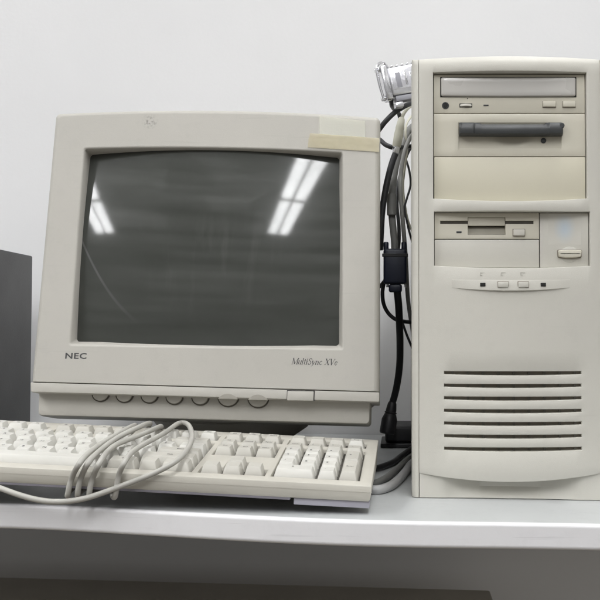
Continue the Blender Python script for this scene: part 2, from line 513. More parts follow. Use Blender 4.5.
def plate(x0, x1, z0, z1, y, thick=0.003, r=0.0006):
    return box((x0, y, z0), (x1, y + thick, z1), r)


# ------------------------------------------------------------------ desk (very slightly out of level, left end high)
SAG = math.tan(math.radians(0.9))


def desk_z(x):
    return -SAG * (x - 0.0114)


WALL_Y = 0.55
EDGE = [(-1.05, -0.005), (-0.80, -0.036), (-0.60, -0.058), (-0.46, -0.0715)] + [(p[0], p[1]) for p in (
    (-0.3536, -0.0588, 0.0058), (-0.2587, -0.0792, 0.0043), (-0.1689, -0.0960, 0.0028), (-0.0827, -0.1129, 0.0015), (0.0000, -0.1177, 0.0000),
    (0.0824, -0.1158, -0.0012), (0.1652, -0.1134, -0.0025))] + [(0.30, -0.127), (0.50, -0.124), (0.80, -0.112), (1.05, -0.096)]


def smooth_edge():
    P = [(p.x, p.y) for p in spline([(x, y, 0) for x, y in EDGE], 6)]
    for _ in range(30):
        P = [P[0]] + [(b[0] * .5 + (a[0] + c[0]) * .25, b[1] * .5 + (a[1] + c[1]) * .25) for a, b, c in zip(P, P[1:], P[2:])] + [P[-1]]
    return P


EP = smooth_edge()


def strip_solid(front, rear_y, prof_front, z_top, z_bot):
    """Slab whose front follows the bowed edge; prof_front = (dy, dz) pairs rounding the front."""
    bm = bmesh.new()
    cols = []
    for x, y in front:
        col = [bm.verts.new((x, y + dy, desk_z(x) + dz)) for dy, dz in prof_front]
        ry = rear_y(y) if callable(rear_y) else rear_y
        col.append(bm.verts.new((x, ry, desk_z(x) + z_bot)))
        col.append(bm.verts.new((x, ry, desk_z(x) + z_top)))
        cols.append(col)
    n = len(cols[0])
    for a, b in zip(cols, cols[1:]):
        for k in range(n):
            bm.faces.new((a[k], a[(k + 1) % n], b[(k + 1) % n], b[k]))
    bm.faces.new(cols[0]); bm.faces.new(cols[-1][::-1])
    return bm


desk = thing('desk', (0.0, 0.2, -0.74), 'light grey laminate desk with a rounded pale front edge under the whole computer', 'desk')
TH = 0.0205
obj('desktop', strip_solid(EP, WALL_Y - 0.002, [(0.006, 0.0), (0.006, -TH)], 0.0, -TH), M['desk'], desk)
obj('edge_band', strip_solid(EP, lambda y: y + 0.0058,
                             [(0.0030, 0.0004), (0.0015, 0.0001), (0.0004, -0.0008), (0.0, -0.0019), (0.0, -0.0027), (0.0, -TH + 0.0032), (0.0, -TH + 0.002),
                              (0.0008, -TH + 0.0006), (0.0022, -TH - 0.0003)], 0.0004, -TH - 0.0003), M['edge'], desk)
for lx in (-0.98, 0.98):
    for ly in (0.08, 0.40):
        obj('leg', box((lx - 0.02, ly - 0.02, -0.74), (lx + 0.02, ly + 0.02, desk_z(lx) - TH - 0.001), 0.003), M['leg'], desk)

wall = obj('wall', box((-2.6, WALL_Y, -0.74), (2.6, WALL_Y + 0.1, 1.25)), M['wall'])
wall['kind'] = 'structure'

# dark pedestal under the desk, its top just in view along the bottom of the picture
t = thing('under_desk_cabinet', (-0.45, 0.3, -0.74), 'dark low cabinet standing under the desk in its shade', 'cabinet')
cx1 = (0.1254, 0.4300, -0.2019)
CABX = Matrix.Translation((cx1[0], 0, cx1[2])) @ Matrix.Rotation(math.radians(1.5), 4, 'Y') @ Matrix.Translation((-cx1[0], 0, -cx1[2]))
obj('carcass', box((-0.95, 0.085, -0.74), (cx1[0] - 0.006, 0.426, cx1[2] - 0.0205), 0.004, X=CABX), M['under'], t)
obj('top_board', box((-0.955, 0.08, cx1[2] - 0.020), (cx1[0], 0.43, cx1[2]), 0.003, X=CABX), M['under'], t)
for dx in (-0.70, -0.17):
    d = obj('door', box((dx - 0.255, 0.072, -0.71), (dx + 0.255, 0.0835, cx1[2] - 0.025), 0.002, X=CABX), M['under'], t)
    obj('handle', box((dx + 0.21, 0.060, -0.45), (dx + 0.22, 0.0718, -0.36), 0.003, X=CABX), M['leg'], d)

# dark grey box at the left, its right flank running back to the wall
t = thing('speaker_cabinet', (-0.60, 0.30, desk_z(-0.6)), 'plain dark grey box standing on the desk left of the monitor', 'box')
bx = (-0.5216, 0.4400, 0.2654)
obj('body', box((-0.70, 0.150, desk_z(-0.6) + 0.004), (bx[0], 0.440, bx[2]), 0.0025), M['cabinet'], t)
obj('front_panel', box((-0.692, 0.141, desk_z(-0.6) + 0.012), (bx[0] - 0.008, 0.1495, bx[2] - 0.008), 0.003), M['lever'], t)
for fx in (-0.68, -0.54):
    for fy in (0.17, 0.42):
        obj('foot', lathe(bmesh.new(), (fx, fy, desk_z(fx)), (0, 0, 1), [(0.008, 0), (0.009, 0.001), (0.009, 0.006)]), M['black'], t)

# ------------------------------------------------------------------ monitor
MO = Vector((-0.2000, 0.0601, 0.1013))
MX = Matrix.Translation(MO) @ rot(*(-0.01133, -0.16514, 0.01545))
SX0, SY0 = -0.200, 0.245
mon = thing('crt_monitor', (SX0, SY0, desk_z(SX0)), 'boxy beige tube monitor with a dark switched-off screen, tilted back on its stand', 'monitor')
TL, TR, SL_, SR_, BL, BR = [(p[0], p[2]) for p in ((-0.1775, 0.0000, 0.2938), (0.1735, -0.0000, 0.2939), (-0.1762, -0.0000, 0.0022), (0.1793, 0.0000, -0.0022), (-0.1747, 0.0000, -0.0079), (0.1796, -0.0000, -0.0123))]
OTL, OTR, OBR, OBL = [(p[0], p[2]) for p in ((-0.1418, -0.0000, 0.2530), (0.1344, -0.0000, 0.2522), (0.1405, -0.0000, 0.0411), (-0.1387, -0.0000, 0.0413))]
face = (TL, TR, SR_, SL_)
opening = (OTL, OTR, OBR, OBL)
ARCH = 0.0062


def out_loop(inset, y, rad=(0.0045, 0.0045, 0.0012, 0.0012), bot=0.0003):
    return rquad(face, rad, y, (inset, inset, inset, bot), ARCH, 0.0)


def in_loop(ins, y, rad=0.0025):
    return rquad(opening, rad, y, ins, 0.0032, 0.0)


bm = loft(bmesh.new(), [
    out_loop(0.002, 0.060), out_loop(0.0005, 0.030), out_loop(0.0, 0.008), out_loop(0.0004, 0.005), out_loop(0.0014, 0.0026),
    out_loop(0.0032, 0.0008, bot=0.0005), out_loop(0.0052, 0.0, bot=0.0008), out_loop(0.0058, 0.0, bot=0.0012),
    in_loop((-0.0020,) * 4, 0.0), in_loop((-0.0015,) * 4, 0.0), in_loop((-0.0005,) * 4, 0.0003), in_loop((0.0003,) * 4, 0.0013),
    in_loop((0.0014, 0.0042, 0.0011, 0.0050), 0.0120, 0.0035), in_loop((0.0018, 0.0045, 0.0014, 0.0054), 0.036, 0.0035)])
SPOT = MX @ Vector((-0.0735, 0.0000, 0.2845))
stained(M['monitor'], SPOT - Vector((SX0, SY0, desk_z(SX0))), 0.0095, (0.13, 0.125, 0.11))
bezel = obj('bezel', bm, M['monitor'], mon, MX)

sb = bmesh.new()
strip = (SL_, SR_, BR, BL)
loft(sb, [rquad(strip, 0.0012, 0.060, (0.0015,) * 4, 0, 0), rquad(strip, 0.0012, 0.006, (0,) * 4), rquad(strip, 0.0012, 0.0016, (0.0001,) * 4),
          rquad(strip, 0.0012, 0.0005, (0.0005,) * 4), rquad(strip, 0.0012, 0.0003, (0.0013,) * 4)], cap_last=True)
strip_o = obj('control_strip', sb, M['monitor'], mon, MX)
obj('seam', box((SL_[0] + 0.003, 0.003, SR_[1] - 0.004), (SR_[0] - 0.003, 0.05, SL_[1] + 0.002), 0, X=MX), M['dark_gap'], mon)

# chin under the strip, set back, with rounded lower corners
CTL, CBL, CBR = (-0.1739, 0.0180, -0.0102), (-0.1719, 0.0180, -0.0307), (0.1697, 0.0180, -0.0337)
chin = ((CTL[0] + 0.0005, BL[1] + 0.003), (CBR[0], BR[1] + 0.003), (CBR[0], CBR[2]), (CBL[0], CBL[2]))


def chin_loop(y, i, rad=(0.001, 0.001, 0.0038, 0.0038), drop=0.0):
    lp = rquad(chin, rad, y, (i, i, 0, i))
    return lp


cb = loft(bmesh.new(), [chin_loop(0.0158, 0.0022), chin_loop(0.0164, 0.0010), chin_loop(0.0185, 0.0004), chin_loop(0.0225, 0.0),
                        chin_loop(0.060, 0.0005), chin_loop(0.200, 0.012)], True, True)
chin_o = obj('chin', cb, M['monitor'], mon, MX)

# housing that narrows to the back
outer = (TL, TR, BR, BL)
hs = [(0.055, 0.004), (0.120, 0.006), (0.150, 0.016), (0.250, 0.040), (0.345, 0.068), (0.365, 0.075)]
hb = loft(bmesh.new(), [rquad(outer, 0.014, y, (i, i, i * 0.9, i * 0.35), ARCH) for y, i in hs], True, True)
shell = obj('rear_housing', hb, M['shell'], mon, MX)
for k in range(9):
    zz = 0.11 + k * 0.012
    obj('rear_vent', box((-0.10, 0.3655, zz), (0.10, 0.367, zz + 0.005), 0, X=MX), M['vent_dark'], shell)

# tube face: part of a sphere
RAD, Y0, ZC = 0.90, -0.0005, 0.1475
gb = bmesh.new()
GN, GM = 40, 32
gx0, gx1, gz0, gz1 = OBL[0] - 0.006, OBR[0] + 0.006, OBR[1] - 0.006, OTL[1] + 0.008
gv = [[None] * (GM + 1) for _ in range(GN + 1)]
for i in range(GN + 1):
    for j in range(GM + 1):
        x = gx0 + (gx1 - gx0) * i / GN; z = gz0 + (gz1 - gz0) * j / GM
        y = Y0 + RAD - math.sqrt(RAD * RAD - x * x - (z - ZC) ** 2)
        gv[i][j] = gb.verts.new((x, y, z))
for i in range(GN):
    for j in range(GM):
        gb.faces.new((gv[i][j], gv[i + 1][j], gv[i + 1][j + 1], gv[i][j + 1]))
uvl = gb.loops.layers.uv.new('face')
for f in gb.faces:
    for lp in f.loops:
        lp[uvl].uv = ((lp.vert.co.x - OBL[0]) / (OBR[0] - OBL[0]), (lp.vert.co.z - OBR[1]) / (OTL[1] - OBR[1]))
bmesh.ops.solidify(gb, geom=gb.faces[:], thickness=0.004)
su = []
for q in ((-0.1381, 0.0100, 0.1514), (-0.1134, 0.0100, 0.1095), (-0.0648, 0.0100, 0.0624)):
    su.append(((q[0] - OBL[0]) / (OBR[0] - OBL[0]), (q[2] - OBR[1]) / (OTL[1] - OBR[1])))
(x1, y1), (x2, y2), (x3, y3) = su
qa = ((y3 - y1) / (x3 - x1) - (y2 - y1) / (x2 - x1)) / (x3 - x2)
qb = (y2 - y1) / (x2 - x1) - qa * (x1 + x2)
CORD_REFLECTION = (qa, qb, y1 - qa * x1 * x1 - qb * x1)
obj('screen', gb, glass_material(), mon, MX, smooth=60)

# seven thumb wheels peeping out under the strip, each in a dark recess
WHEELS = [(p[0], p[2]) for p in ((-0.1078, 0.0120, -0.0070), (-0.0831, 0.0120, -0.0077), (-0.0573, 0.0120, -0.0079), (-0.0315, 0.0120, -0.0089), (-0.0048, 0.0120, -0.0091), (0.0239, 0.0120, -0.0084), (0.0547, 0.0120, -0.0091))]
for k, (kx, kz) in enumerate(WHEELS):
    rw_ = 0.0080 if k < 5 else 0.0099
    w = bmesh.new()
    lathe(w, (kx, 0.0152, kz), (0, -1, 0), [(rw_, -0.004), (rw_, 0.0022), (rw_ - 0.0006, 0.0032), (rw_ * 0.5, 0.0038)], 36, squash=0.92)
    w.transform(MX)
    wheel = obj('thumb_wheel', w, M['monitor'], mon)
    r = bmesh.new()
    lathe(r, (kx, 0.0151, kz), (0, -1, 0), [(rw_ + 0.0013, -0.003), (rw_ + 0.0013, 0.0009), (rw_ + 0.0008, 0.0012)], 36, squash=0.92)
    obj('recess', r, M['dark_brown'], wheel, MX)
# finger scoops over the last two wheels
for kx, kz in [(p[0], p[2]) for p in ((0.0263, -0.0000, -0.0093), (0.0567, -0.0000, -0.0098))]:
    s = bmesh.new()
    vs, n = [], 14
    for k in range(n + 1):
        u = -1 + 2 * k / n
        vs.append((kx + u * 0.0100, kz - 0.0020 + 0.0048 * (1 - u * u)))
    top = [s.verts.new((x, -0.0020 * (1 - ((x - kx) / 0.0100) ** 2) + 0.0001, z)) for x, z in vs]
    bk0 = [s.verts.new((x, 0.003, z + 0.0001)) for x, z in vs]
    bot = [s.verts.new((x, 0.0001, kz - 0.0022)) for x, z in vs]
    bk = [s.verts.new((x, 0.003, kz - 0.0024)) for x, z in vs]
    for k in range(n):
        s.faces.new((bk0[k], bk0[k + 1], top[k + 1], top[k]))
        s.faces.new((top[k], top[k + 1], bot[k + 1], bot[k])); s.faces.new((bot[k], bot[k + 1], bk[k + 1], bk[k]))
    obj('finger_scoop', s, M['shell'], strip_o, MX)

b0, b1 = (0.0862, -0.0000, -0.0017), (0.1129, -0.0000, -0.0120)
btn = obj('power_button', box((b0[0], -0.0006, b1[2] - 0.0002), (b1[0], 0.004, b0[2] - 0.0008), 0.0006, X=MX), M['monitor'], mon)
obj('gap', box((b0[0] - 0.0004, -0.0001, b1[2]), (b1[0] + 0.0009, 0.002, b0[2] - 0.0001), 0, X=MX), M['dark_gap'], btn)

q = (-0.1428, -0.0000, 0.0294)
lt = text_bm('NEC', 0.0084, 0.00012, 1.30, 0, 1.08, offset=0.00018)
lt.transform(Matrix.Translation((q[0] - 0.0002, -0.00008, q[2])))
obj('brand_lettering', lt, M['ink'], bezel, MX)
q = (0.0891, -0.0000, 0.0277)
SERIF = {   # strokes of a small italic roman: (points, width) on a cap height of 1
    'M': (1.00, [([(.08, 0), (.08, 1)], .05), ([(.08, 1), (.45, .05)], .13), ([(.45, .05), (.85, 1)], .05), ([(.85, 0), (.85, 1)], .13), ([(-.05, .02), (.22, .02)], .045), ([(.70, .02), (1.0, .02)], .045), ([(-.05, .98), (.12, .98)], .045), ([(.82, .98), (1.0, .98)], .045)]),
    'u': (.58, [([(.1, .62), (.1, .12)], .12), ([(.1, .12), (.2, .01), (.33, .05), (.45, .18)], .055), ([(.45, .62), (.45, 0)], .12), ([(0, .6), (.1, .6)], .045), ([(.45, .02), (.56, .02)], .045)]),
    'l': (.32, [([(.13, 1), (.13, 0)], .12), ([(0, .02), (.28, .02)], .045), ([(.02, .98), (.13, .98)], .045)]),
    't': (.38, [([(.15, .85), (.15, .1)], .11), ([(.15, .1), (.22, .01), (.34, .06)], .055), ([(.02, .6), (.33, .6)], .05)]),
    'i': (.32, [([(.13, .62), (.13, 0)], .12), ([(.13, .82), (.13, .93)], .12), ([(0, .02), (.28, .02)], .045), ([(.02, .6), (.13, .6)], .045)]),
    'S': (.64, [([(.53, .80), (.45, .95), (.28, 1), (.13, .9), (.12, .72), (.3, .55), (.48, .4), (.5, .18), (.36, .02), (.2, 0), (.07, .18)], .09)]),
    'y': (.58, [([(.06, .62), (.28, 0)], .12), ([(.5, .62), (.28, 0), (.18, -.22), (.04, -.27)], .055), ([(-.02, .6), (.2, .6)], .045)]),
    'n': (.62, [([(.1, .62), (.1, 0)], .12), ([(.1, .46), (.24, .6), (.38, .6), (.46, .46)], .06), ([(.46, .48), (.46, 0)], .12), ([(0, .02), (.22, .02)], .045), ([(.36, .02), (.58, .02)], .045)]),
    'c': (.52, [([(.43, .48), (.3, .62), (.15, .53), (.08, .31), (.14, .1), (.28, 0), (.44, .12)], .085)]),
    'X': (.80, [([(.08, 1), (.66, 0)], .14), ([(.66, 1), (.08, 0)], .055), ([(-.04, .98), (.22, .98)], .045), ([(.54, .98), (.78, .98)], .045), ([(-.04, .02), (.2, .02)], .045), ([(.52, .02), (.78, .02)], .045)]),
    'V': (.76, [([(.06, 1), (.36, 0)], .14), ([(.66, 1), (.36, 0)], .055), ([(-.06, .98), (.2, .98)], .045), ([(.54, .98), (.78, .98)], .045)]),
    'e': (.54, [([(.1, .33), (.42, .36), (.4, .53), (.27, .62), (.14, .53), (.08, .31), (.14, .1), (.28, 0), (.44, .12)], .08)]),
    ' ': (.42, [])}


def serif_text(word, cap, shear):
    bm = bmesh.new(); x = 0.0; n = 0
    for ch in word:
        adv, strokes = SERIF[ch]
        for pts_, wd in strokes:
            for p, q_ in zip(pts_, pts_[1:]):
                d = Vector((q_[0] - p[0], q_[1] - p[1])).normalized()
                m = Vector((-d.y, d.x)) * wd / 2
                e = d * wd * 0.25
                cs_ = [Vector(p) - e + m, Vector(p) - e - m, Vector(q_) + e - m, Vector(q_) + e + m]
                top_ = -0.00008 - 1.5e-6 * (n % 40); n += 1
                f = [bm.verts.new((((c.x + x) + c.y * shear) * cap, top_, c.y * cap)) for c in cs_]
                g_ = [bm.verts.new((v.co.x, 0.0001, v.co.z)) for v in f]
                bm.faces.new(f)
                for k in range(4):
                    bm.faces.new((f[k], f[(k + 1) % 4], g_[(k + 1) % 4], g_[k]))
        x += adv
    return bm


lt = serif_text('MultiSync XVe', 0.0062, 0.24)
lt.transform(Matrix.Translation((q[0] + 0.0002, 0, q[2] - 0.0029)) @ Matrix.Rotation(math.radians(0.5), 4, 'Y'))
obj('model_lettering', lt, M['ink_soft'], bezel, MX)

# stand: neck, swivel dome and foot plate
zt = desk_z(SX0)
st = lathe(bmesh.new(), (SX0, SY0, zt), (0, 0, 1), [(0.122, 0.0), (0.124, 0.003), (0.122, 0.008), (0.105, 0.013), (0.060, 0.016)], 56)
foot = obj('stand_foot', st, M['shell'], mon)
st = lathe(bmesh.new(), (SX0, SY0, zt + 0.0155), (0, 0, 1), [(0.060, 0), (0.070, 0.012), (0.088, 0.024), (0.096, 0.036), (0.090, 0.060)], 48)
obj('swivel', st, M['shell'], mon)

# ------------------------------------------------------------------ slip of paper and strip of tape on the bezel
def sheet(corners, y, curl, nx=14, nz=8, thick=0.00018, wob=0.0):
    bm = bmesh.new()
    (a, b, c, d) = [Vector(k) for k in corners]      # TL TR BR BL
    g = []
    for i in range(nx + 1):
        row = []
        for j in range(nz + 1):
            u, v = i / nx, j / nz
            p = (d * (1 - u) + c * u) * (1 - v) + (a * (1 - u) + b * u) * v
            edge = wob * noise.noise(Vector((p.x * 300, p.y * 300, 3.0))) if (i in (0, nx)) else 0
            row.append(bm.verts.new((p.x + edge, y + curl(u, v), p.y)))
        g.append(row)
    for i in range(nx):
        for j in range(nz):
            bm.faces.new((g[i][j], g[i + 1][j], g[i + 1][j + 1], g[i][j + 1]))
    bmesh.ops.solidify(bm, geom=bm.faces[:], thickness=thick)
    return bm


pc = [(p[0], p[2]) for p in ((0.1085, -0.0000, 0.2931), (0.1575, -0.0000, 0.2875), (0.1589, -0.0000, 0.2553), (0.1097, -0.0000, 0.2580))]
pn = obj('paper_note', sheet(pc, -0.0006, lambda u, v: -0.0022 * max(0, v - 0.45) ** 2 * (0.4 + u)), M['paper'], origin=MX @ Vector((pc[0][0], 0, pc[0][1])), X=MX)
tag(pn, 'small blank cream paper slip taped to the top right of the monitor bezel', 'paper')
tc_ = [(p[0], p[2]) for p in ((0.0990, -0.0000, 0.2731), (0.1735, -0.0000, 0.2684), (0.1733, 0.0000, 0.2529), (0.0970, -0.0000, 0.2572))]
tp = obj('tape_strip', sheet(tc_, -0.00105, lambda u, v: -0.0006 * abs(noise.noise(Vector((u * 9, v * 5, 1)))) , 30, 8, 0.0001, 0.0015), tape_material(), origin=MX @ Vector((tc_[0][0], 0, tc_[0][1])), X=MX)
tag(tp, 'yellowed adhesive tape strip holding the paper slip on the monitor', 'tape')

# ------------------------------------------------------------------ computer tower
TX0, TX1 = 0.0181, 0.1923
TXM, THW = (TX0 + TX1) / 2, (TX1 - TX0) / 2
tow = thing('computer_tower', (TXM, 0.2, 0.0), 'upright beige computer tower with drive bays and slotted lower front', 'computer')
BULGE = 0.0085


def front_shape(x, z):
    u = (x - TXM) / THW
    y = -BULGE * (1 - u * u)
    et = 0.4198 - z
    if et < 0.006:
        y += 0.0035 * (1 - et / 0.006) ** 1.5
    dz = 0.0
    if z < 0.0235 + 1e-5:
        dz = -0.0072 * (1 - u * u)
    if abs(z - 0.4198) < 1e-5:
        dz = 0.0008 * (1 - u * u)
    return y, dz


holes = [(0.0317, 0.1787, 0.2843, 0.4055, 0.0034), (0.0326, 0.1812, 0.2200, 0.2716, 0.0030)]
VZ = [0.1199 - 0.01190 * k for k in range(7)]
for z in VZ:
    holes.append((0.0418, 0.1716, z - 0.0028, z, 0.0012))
fp = holed_panel((TX0, TX1, 0.0235, 0.4198), holes, 0.022, front_shape, 0.0065, 0.02,
                 extra_z=(0.4138, 0.4165, 0.4183, 0.030))
front = obj('front_panel', fp, M['tower'], tow, smooth=30)
obj('vent_backing', plate(0.036, 0.178, 0.040, 0.126, 0.0012, 0.004), M['vent_dark'], front)
rb = bmesh.new()
for k in range(9):
    x = 0.0490 + k * 0.0145
    rbox(rb, (x, -0.0006, 0.041), (x + 0.0022, 0.0010, 0.1245))
obj('vent_rib', rb, M['vent_rib'], front)

# plinth: scooped in the middle, following the desk
pb = bmesh.new()
nx = 40
cols = []
for i in range(nx + 1):
    x = TX0 + 0.0004 + (TX1 - TX0 - 0.0008) * i / nx
    u = (x - TXM) / THW
    yr = 0.0005
    dent = 0.0110 * max(0.0, 1 - (u / 0.74) ** 4) if abs(u) < 0.74 else 0.0
    zb = desk_z(x) + 0.0006
    cols.append([pb.verts.new((x, yr + dent * 0.25, zb)), pb.verts.new((x, yr + dent, zb + 0.010)), pb.verts.new((x, yr + dent * 1.1, zb + 0.030)),
                 pb.verts.new((x, 0.03, zb + 0.030)), pb.verts.new((x, 0.03, zb))])
for a, b in zip(cols, cols[1:]):
    for k in range(5):
        pb.faces.new((a[k], a[(k + 1) % 5], b[(k + 1) % 5], b[k]))
pb.faces.new(cols[0]); pb.faces.new(cols[-1][::-1])
obj('plinth', pb, M['tower'], tow)
for a, b in ((0.0114, 0.0179), (0.1925, 0.1990)):
    lp = []
    for zz in (desk_z(a) + 0.0006, 0.4135, 0.4165, 0.4187, 0.4195):
        k = {0.4165: 0.0004, 0.4187: 0.0016, 0.4195: 0.0034}.get(zz, 0.0)
        lft = a < 0.1
        o1_, o2_ = (a, b) if lft else (b, a)
        sg = 1 if lft else -1
        lp.append([Vector((o1_, 0.0300, zz)), Vector((o1_, 0.0065, zz)), Vector((o1_ + sg * 0.0012, 0.0028, zz)), Vector((o1_ + sg * 0.0032, 0.0006 + k, zz)),
                   Vector((o2_ - sg * 0.0006, 0.0 + k, zz)), Vector((o2_, 0.0006 + k, zz)), Vector((o2_, 0.0300, zz))])
    obj('side_trim', loft(bmesh.new(), lp, True, True), M['tower'], tow)
obj('case', box((TX0 - 0.003, 0.0225, 0.006), (TX1 + 0.003, 0.420, 0.4150), 0.002), M['steel'], tow)
for fx in (TX0 + 0.03, TX1 - 0.03):
    for fy in (0.06, 0.38):
        obj('foot', lathe(bmesh.new(), (fx, fy, desk_z(fx)), (0, 0, 1), [(0.010, 0), (0.011, 0.001), (0.011, 0.0075)]), M['black'], tow)
# backing behind the bays so no daylight shows round the drives
obj('bay_frame', box((0.026, 0.0125, 0.21), (0.186, 0.0215, 0.41)), M['dark_gap'], tow)

FY = 0.0022      # plane of the drive faces
# CD drive
cd = obj('cd_drive', plate(0.0325, 0.1779, 0.3674, 0.4047, FY, 0.010), M['yellowed'], tow)
tr = bmesh.new()
lp = [rquad(((0.0394, 0.4016), (0.1690, 0.4016), (0.1688, 0.3835), (0.0396, 0.3835)), 0.0018, y, (i,) * 4, 0, -0.0005) for y, i in
      ((FY + 0.002, 0.0), (FY - 0.0010, 0.0), (FY - 0.0018, 0.0005), (FY - 0.0022, 0.0013), (FY - 0.0021, 0.0050))]
loft(tr, lp, cap_last=True)
obj('disc_tray', tr, M['tray'], cd)
tg = box((0.0386, FY - 0.0004, 0.3827), (0.1698, FY + 0.001, 0.4024), 0.0002)
obj('tray_gap', tg, M['dark_gap'], cd)
j = bmesh.new()
lathe(j, (0.0437, FY + 0.001, 0.3747), (0, -1, 0), [(0.0034, 0), (0.0034, 0.0014), (0.0030, 0.0018), (0.0024, 0.0018), (0.0022, 0.0010)], mat=0)
jack = obj('headphone_jack', j, M['lever'], cd)
obj('socket', lathe(bmesh.new(), (0.0437, FY + 0.001, 0.3747), (0, -1, 0), [(0.0021, 0), (0.0021, 0.0019)]), M['dark_gap'], jack)
vw = obj('volume_slot', box((0.0572, FY - 0.0003, 0.3728), (0.0695, FY + 0.001, 0.3768), 0.0002), M['dark_gap'], cd)
obj('volume_wheel', lathe(bmesh.new(), (0.0633, FY + 0.006, 0.3736), (0, 0, 1), [(0.0080, 0), (0.0084, 0.0004), (0.0084, 0.0018), (0.0080, 0.0024)], 40), M['pale'], cd)
obj('indicator_light', box((0.0803, FY - 0.0004, 0.3742), (0.0852, FY + 0.001, 0.3756), 0.0002), M['lever'], cd)
obj('eject_hole', box((0.0645, FY - 0.0002, 0.3810), (0.0655, FY + 0.001, 0.3818), 0), M['dark_gap'], cd)
for xa in (0.1375, 0.1565):
    bt = obj('button', box((xa, FY - 0.0020, 0.3732), (xa + 0.0122, FY + 0.001, 0.3786), 0.0005), M['yellowed'], cd)
    obj('gap', box((xa - 0.0005, FY - 0.0003, 0.3727), (xa + 0.0127, FY + 0.001, 0.3790), 0.0001), M['vent_dark'], bt)

# second bay: removable drive with a charcoal lever bar across it
dv = obj('lever_drive', holed_panel((0.0325, 0.1779, 0.3256, 0.3668), [(0.0562, 0.1552, 0.3330, 0.3580, 0)], 0.014,
                                    lambda x, z: (FY, 0.0), 0.02, 0.02, 0.0004), M['yellowed'], tow)
dd = bmesh.new()
# recessed door, bulging towards the middle bottom like a thumb scoop
nx, nz = 24, 10
gg = [[None] * (nz + 1) for _ in range(nx + 1)]
for i in range(nx + 1):
    for k in range(nz + 1):
        x = 0.0560 + 0.0994 * i / nx; z = 0.3327 + 0.0256 * k / nz
        rr2 = ((x - 0.1085) / 0.017) ** 2 + ((z - 0.3440) / 0.0075) ** 2
        gg[i][k] = dd.verts.new((x, FY + 0.0012 + (0.0030 * math.sqrt(max(0, 1 - rr2)) if rr2 < 1 else 0), z))
for i in range(nx):
    for k in range(nz):
        dd.faces.new((gg[i][k], gg[i + 1][k], gg[i + 1][k + 1], gg[i][k + 1]))
obj('drive_door', dd, M['yellowed'], dv)
lv = bmesh.new()
prof = [(0.0, 0.3450), (-0.0075, 0.3446), (-0.0105, 0.3462), (-0.0112, 0.3500), (-0.0104, 0.3545), (-0.0080, 0.3568), (0.0, 0.3572)]
secs = []
for i in range(61):
    x = 0.0566 + 0.0987 * i / 60
    u = 2 * i / 60 - 1
    e = 0.0016 * (1 if abs(u) > 0.70 else 0)
    secs.append([lv.verts.new((x, FY + 0.001 + y * (0.85 if abs(u) > 0.97 else 1.0) - e * (1 if y < -0.001 else 0) + 0.002 * u * u * (1 if y < -0.001 else 0), z - 0.0005 * (1 - u * u) - (0.0013 if (-0.58 < u < 0.64 and z > 0.352) else 0))) for y, z in prof])
for a, b in zip(secs, secs[1:]):
    for k in range(len(prof) - 1):
        lv.faces.new((a[k], a[k + 1], b[k + 1], b[k]))
lv.faces.new(secs[0]); lv.faces.new(secs[-1][::-1])
lever = obj('lever', lv, M['lever'], dv, smooth=40)
obj('pivot', lathe(bmesh.new(), (0.1541, FY - 0.003, 0.3535), (0, -1, 0), [(0.0026, 0), (0.0026, 0.0060), (0.0020, 0.0066)]), M['lever'], lever)
kh = obj('keyhole', lathe(bmesh.new(), (0.1380, FY + 0.0014, 0.3409), (0, -1, 0), [(0.0026, 0), (0.0026, 0.0010), (0.0020, 0.0013)]), M['lever'], dv)

# blank bay cover, more yellowed than the rest
bl = obj('blank_cover', plate(0.0328, 0.1779, 0.2824, 0.3250, FY, 0.008), M['blank'], tow)
bl['label'] = 'more yellowed blank cover under the lever drive'

# floppy drive
fl = obj('floppy_drive', holed_panel((0.0332, 0.1332, 0.2460, 0.2710), [(0.0385, 0.0650, 0.2604, 0.2634, 0), (0.0650, 0.1010, 0.2500, 0.2668, 0), (0.1010, 0.1280, 0.2604, 0.2634, 0)],
                                     0.011, lambda x, z: (FY, 0.0), 0.02, 0.02, 0.00035), M['yellowed'], tow)
obj('disk_slot', box((0.0380, FY + 0.0020, 0.2596), (0.1285, FY + 0.006, 0.2640)), M['dark_brown'], fl)
obj('slot_flap', box((0.0652, FY + 0.0016, 0.2588), (0.1008, FY + 0.006, 0.2667), 0.0006), M['yellowed'], fl)
nt_ = bmesh.new()
vv = [nt_.verts.new(c) for c in ((0.0652, FY + 0.0068, 0.2585), (0.1008, FY + 0.0068, 0.2585), (0.1008, FY + 0.0005, 0.2502), (0.0652, FY + 0.0005, 0.2502))]
nt_.faces.new(vv)
bmesh.ops.solidify(nt_, geom=nt_.faces[:], thickness=-0.001)
obj('thumb_notch', nt_, M['yellowed'], fl)
bt = obj('eject_button', box((0.1084, FY - 0.0026, 0.2490), (0.1192, FY + 0.001, 0.2550), 0.0005), M['pale'], fl)
obj('gap', box((0.1077, FY - 0.0002, 0.2484), (0.1199, FY + 0.001, 0.2556), 0.0001), M['vent_dark'], bt)
obj('indicator_light', box((0.0540, FY - 0.0004, 0.2515), (0.0590, FY + 0.001, 0.2534), 0.0002), M['lever'], fl)
obj('blank_cover', plate(0.0332, 0.1332, 0.2184, 0.2454, FY + 0.0003, 0.008), M['tower'], tow)

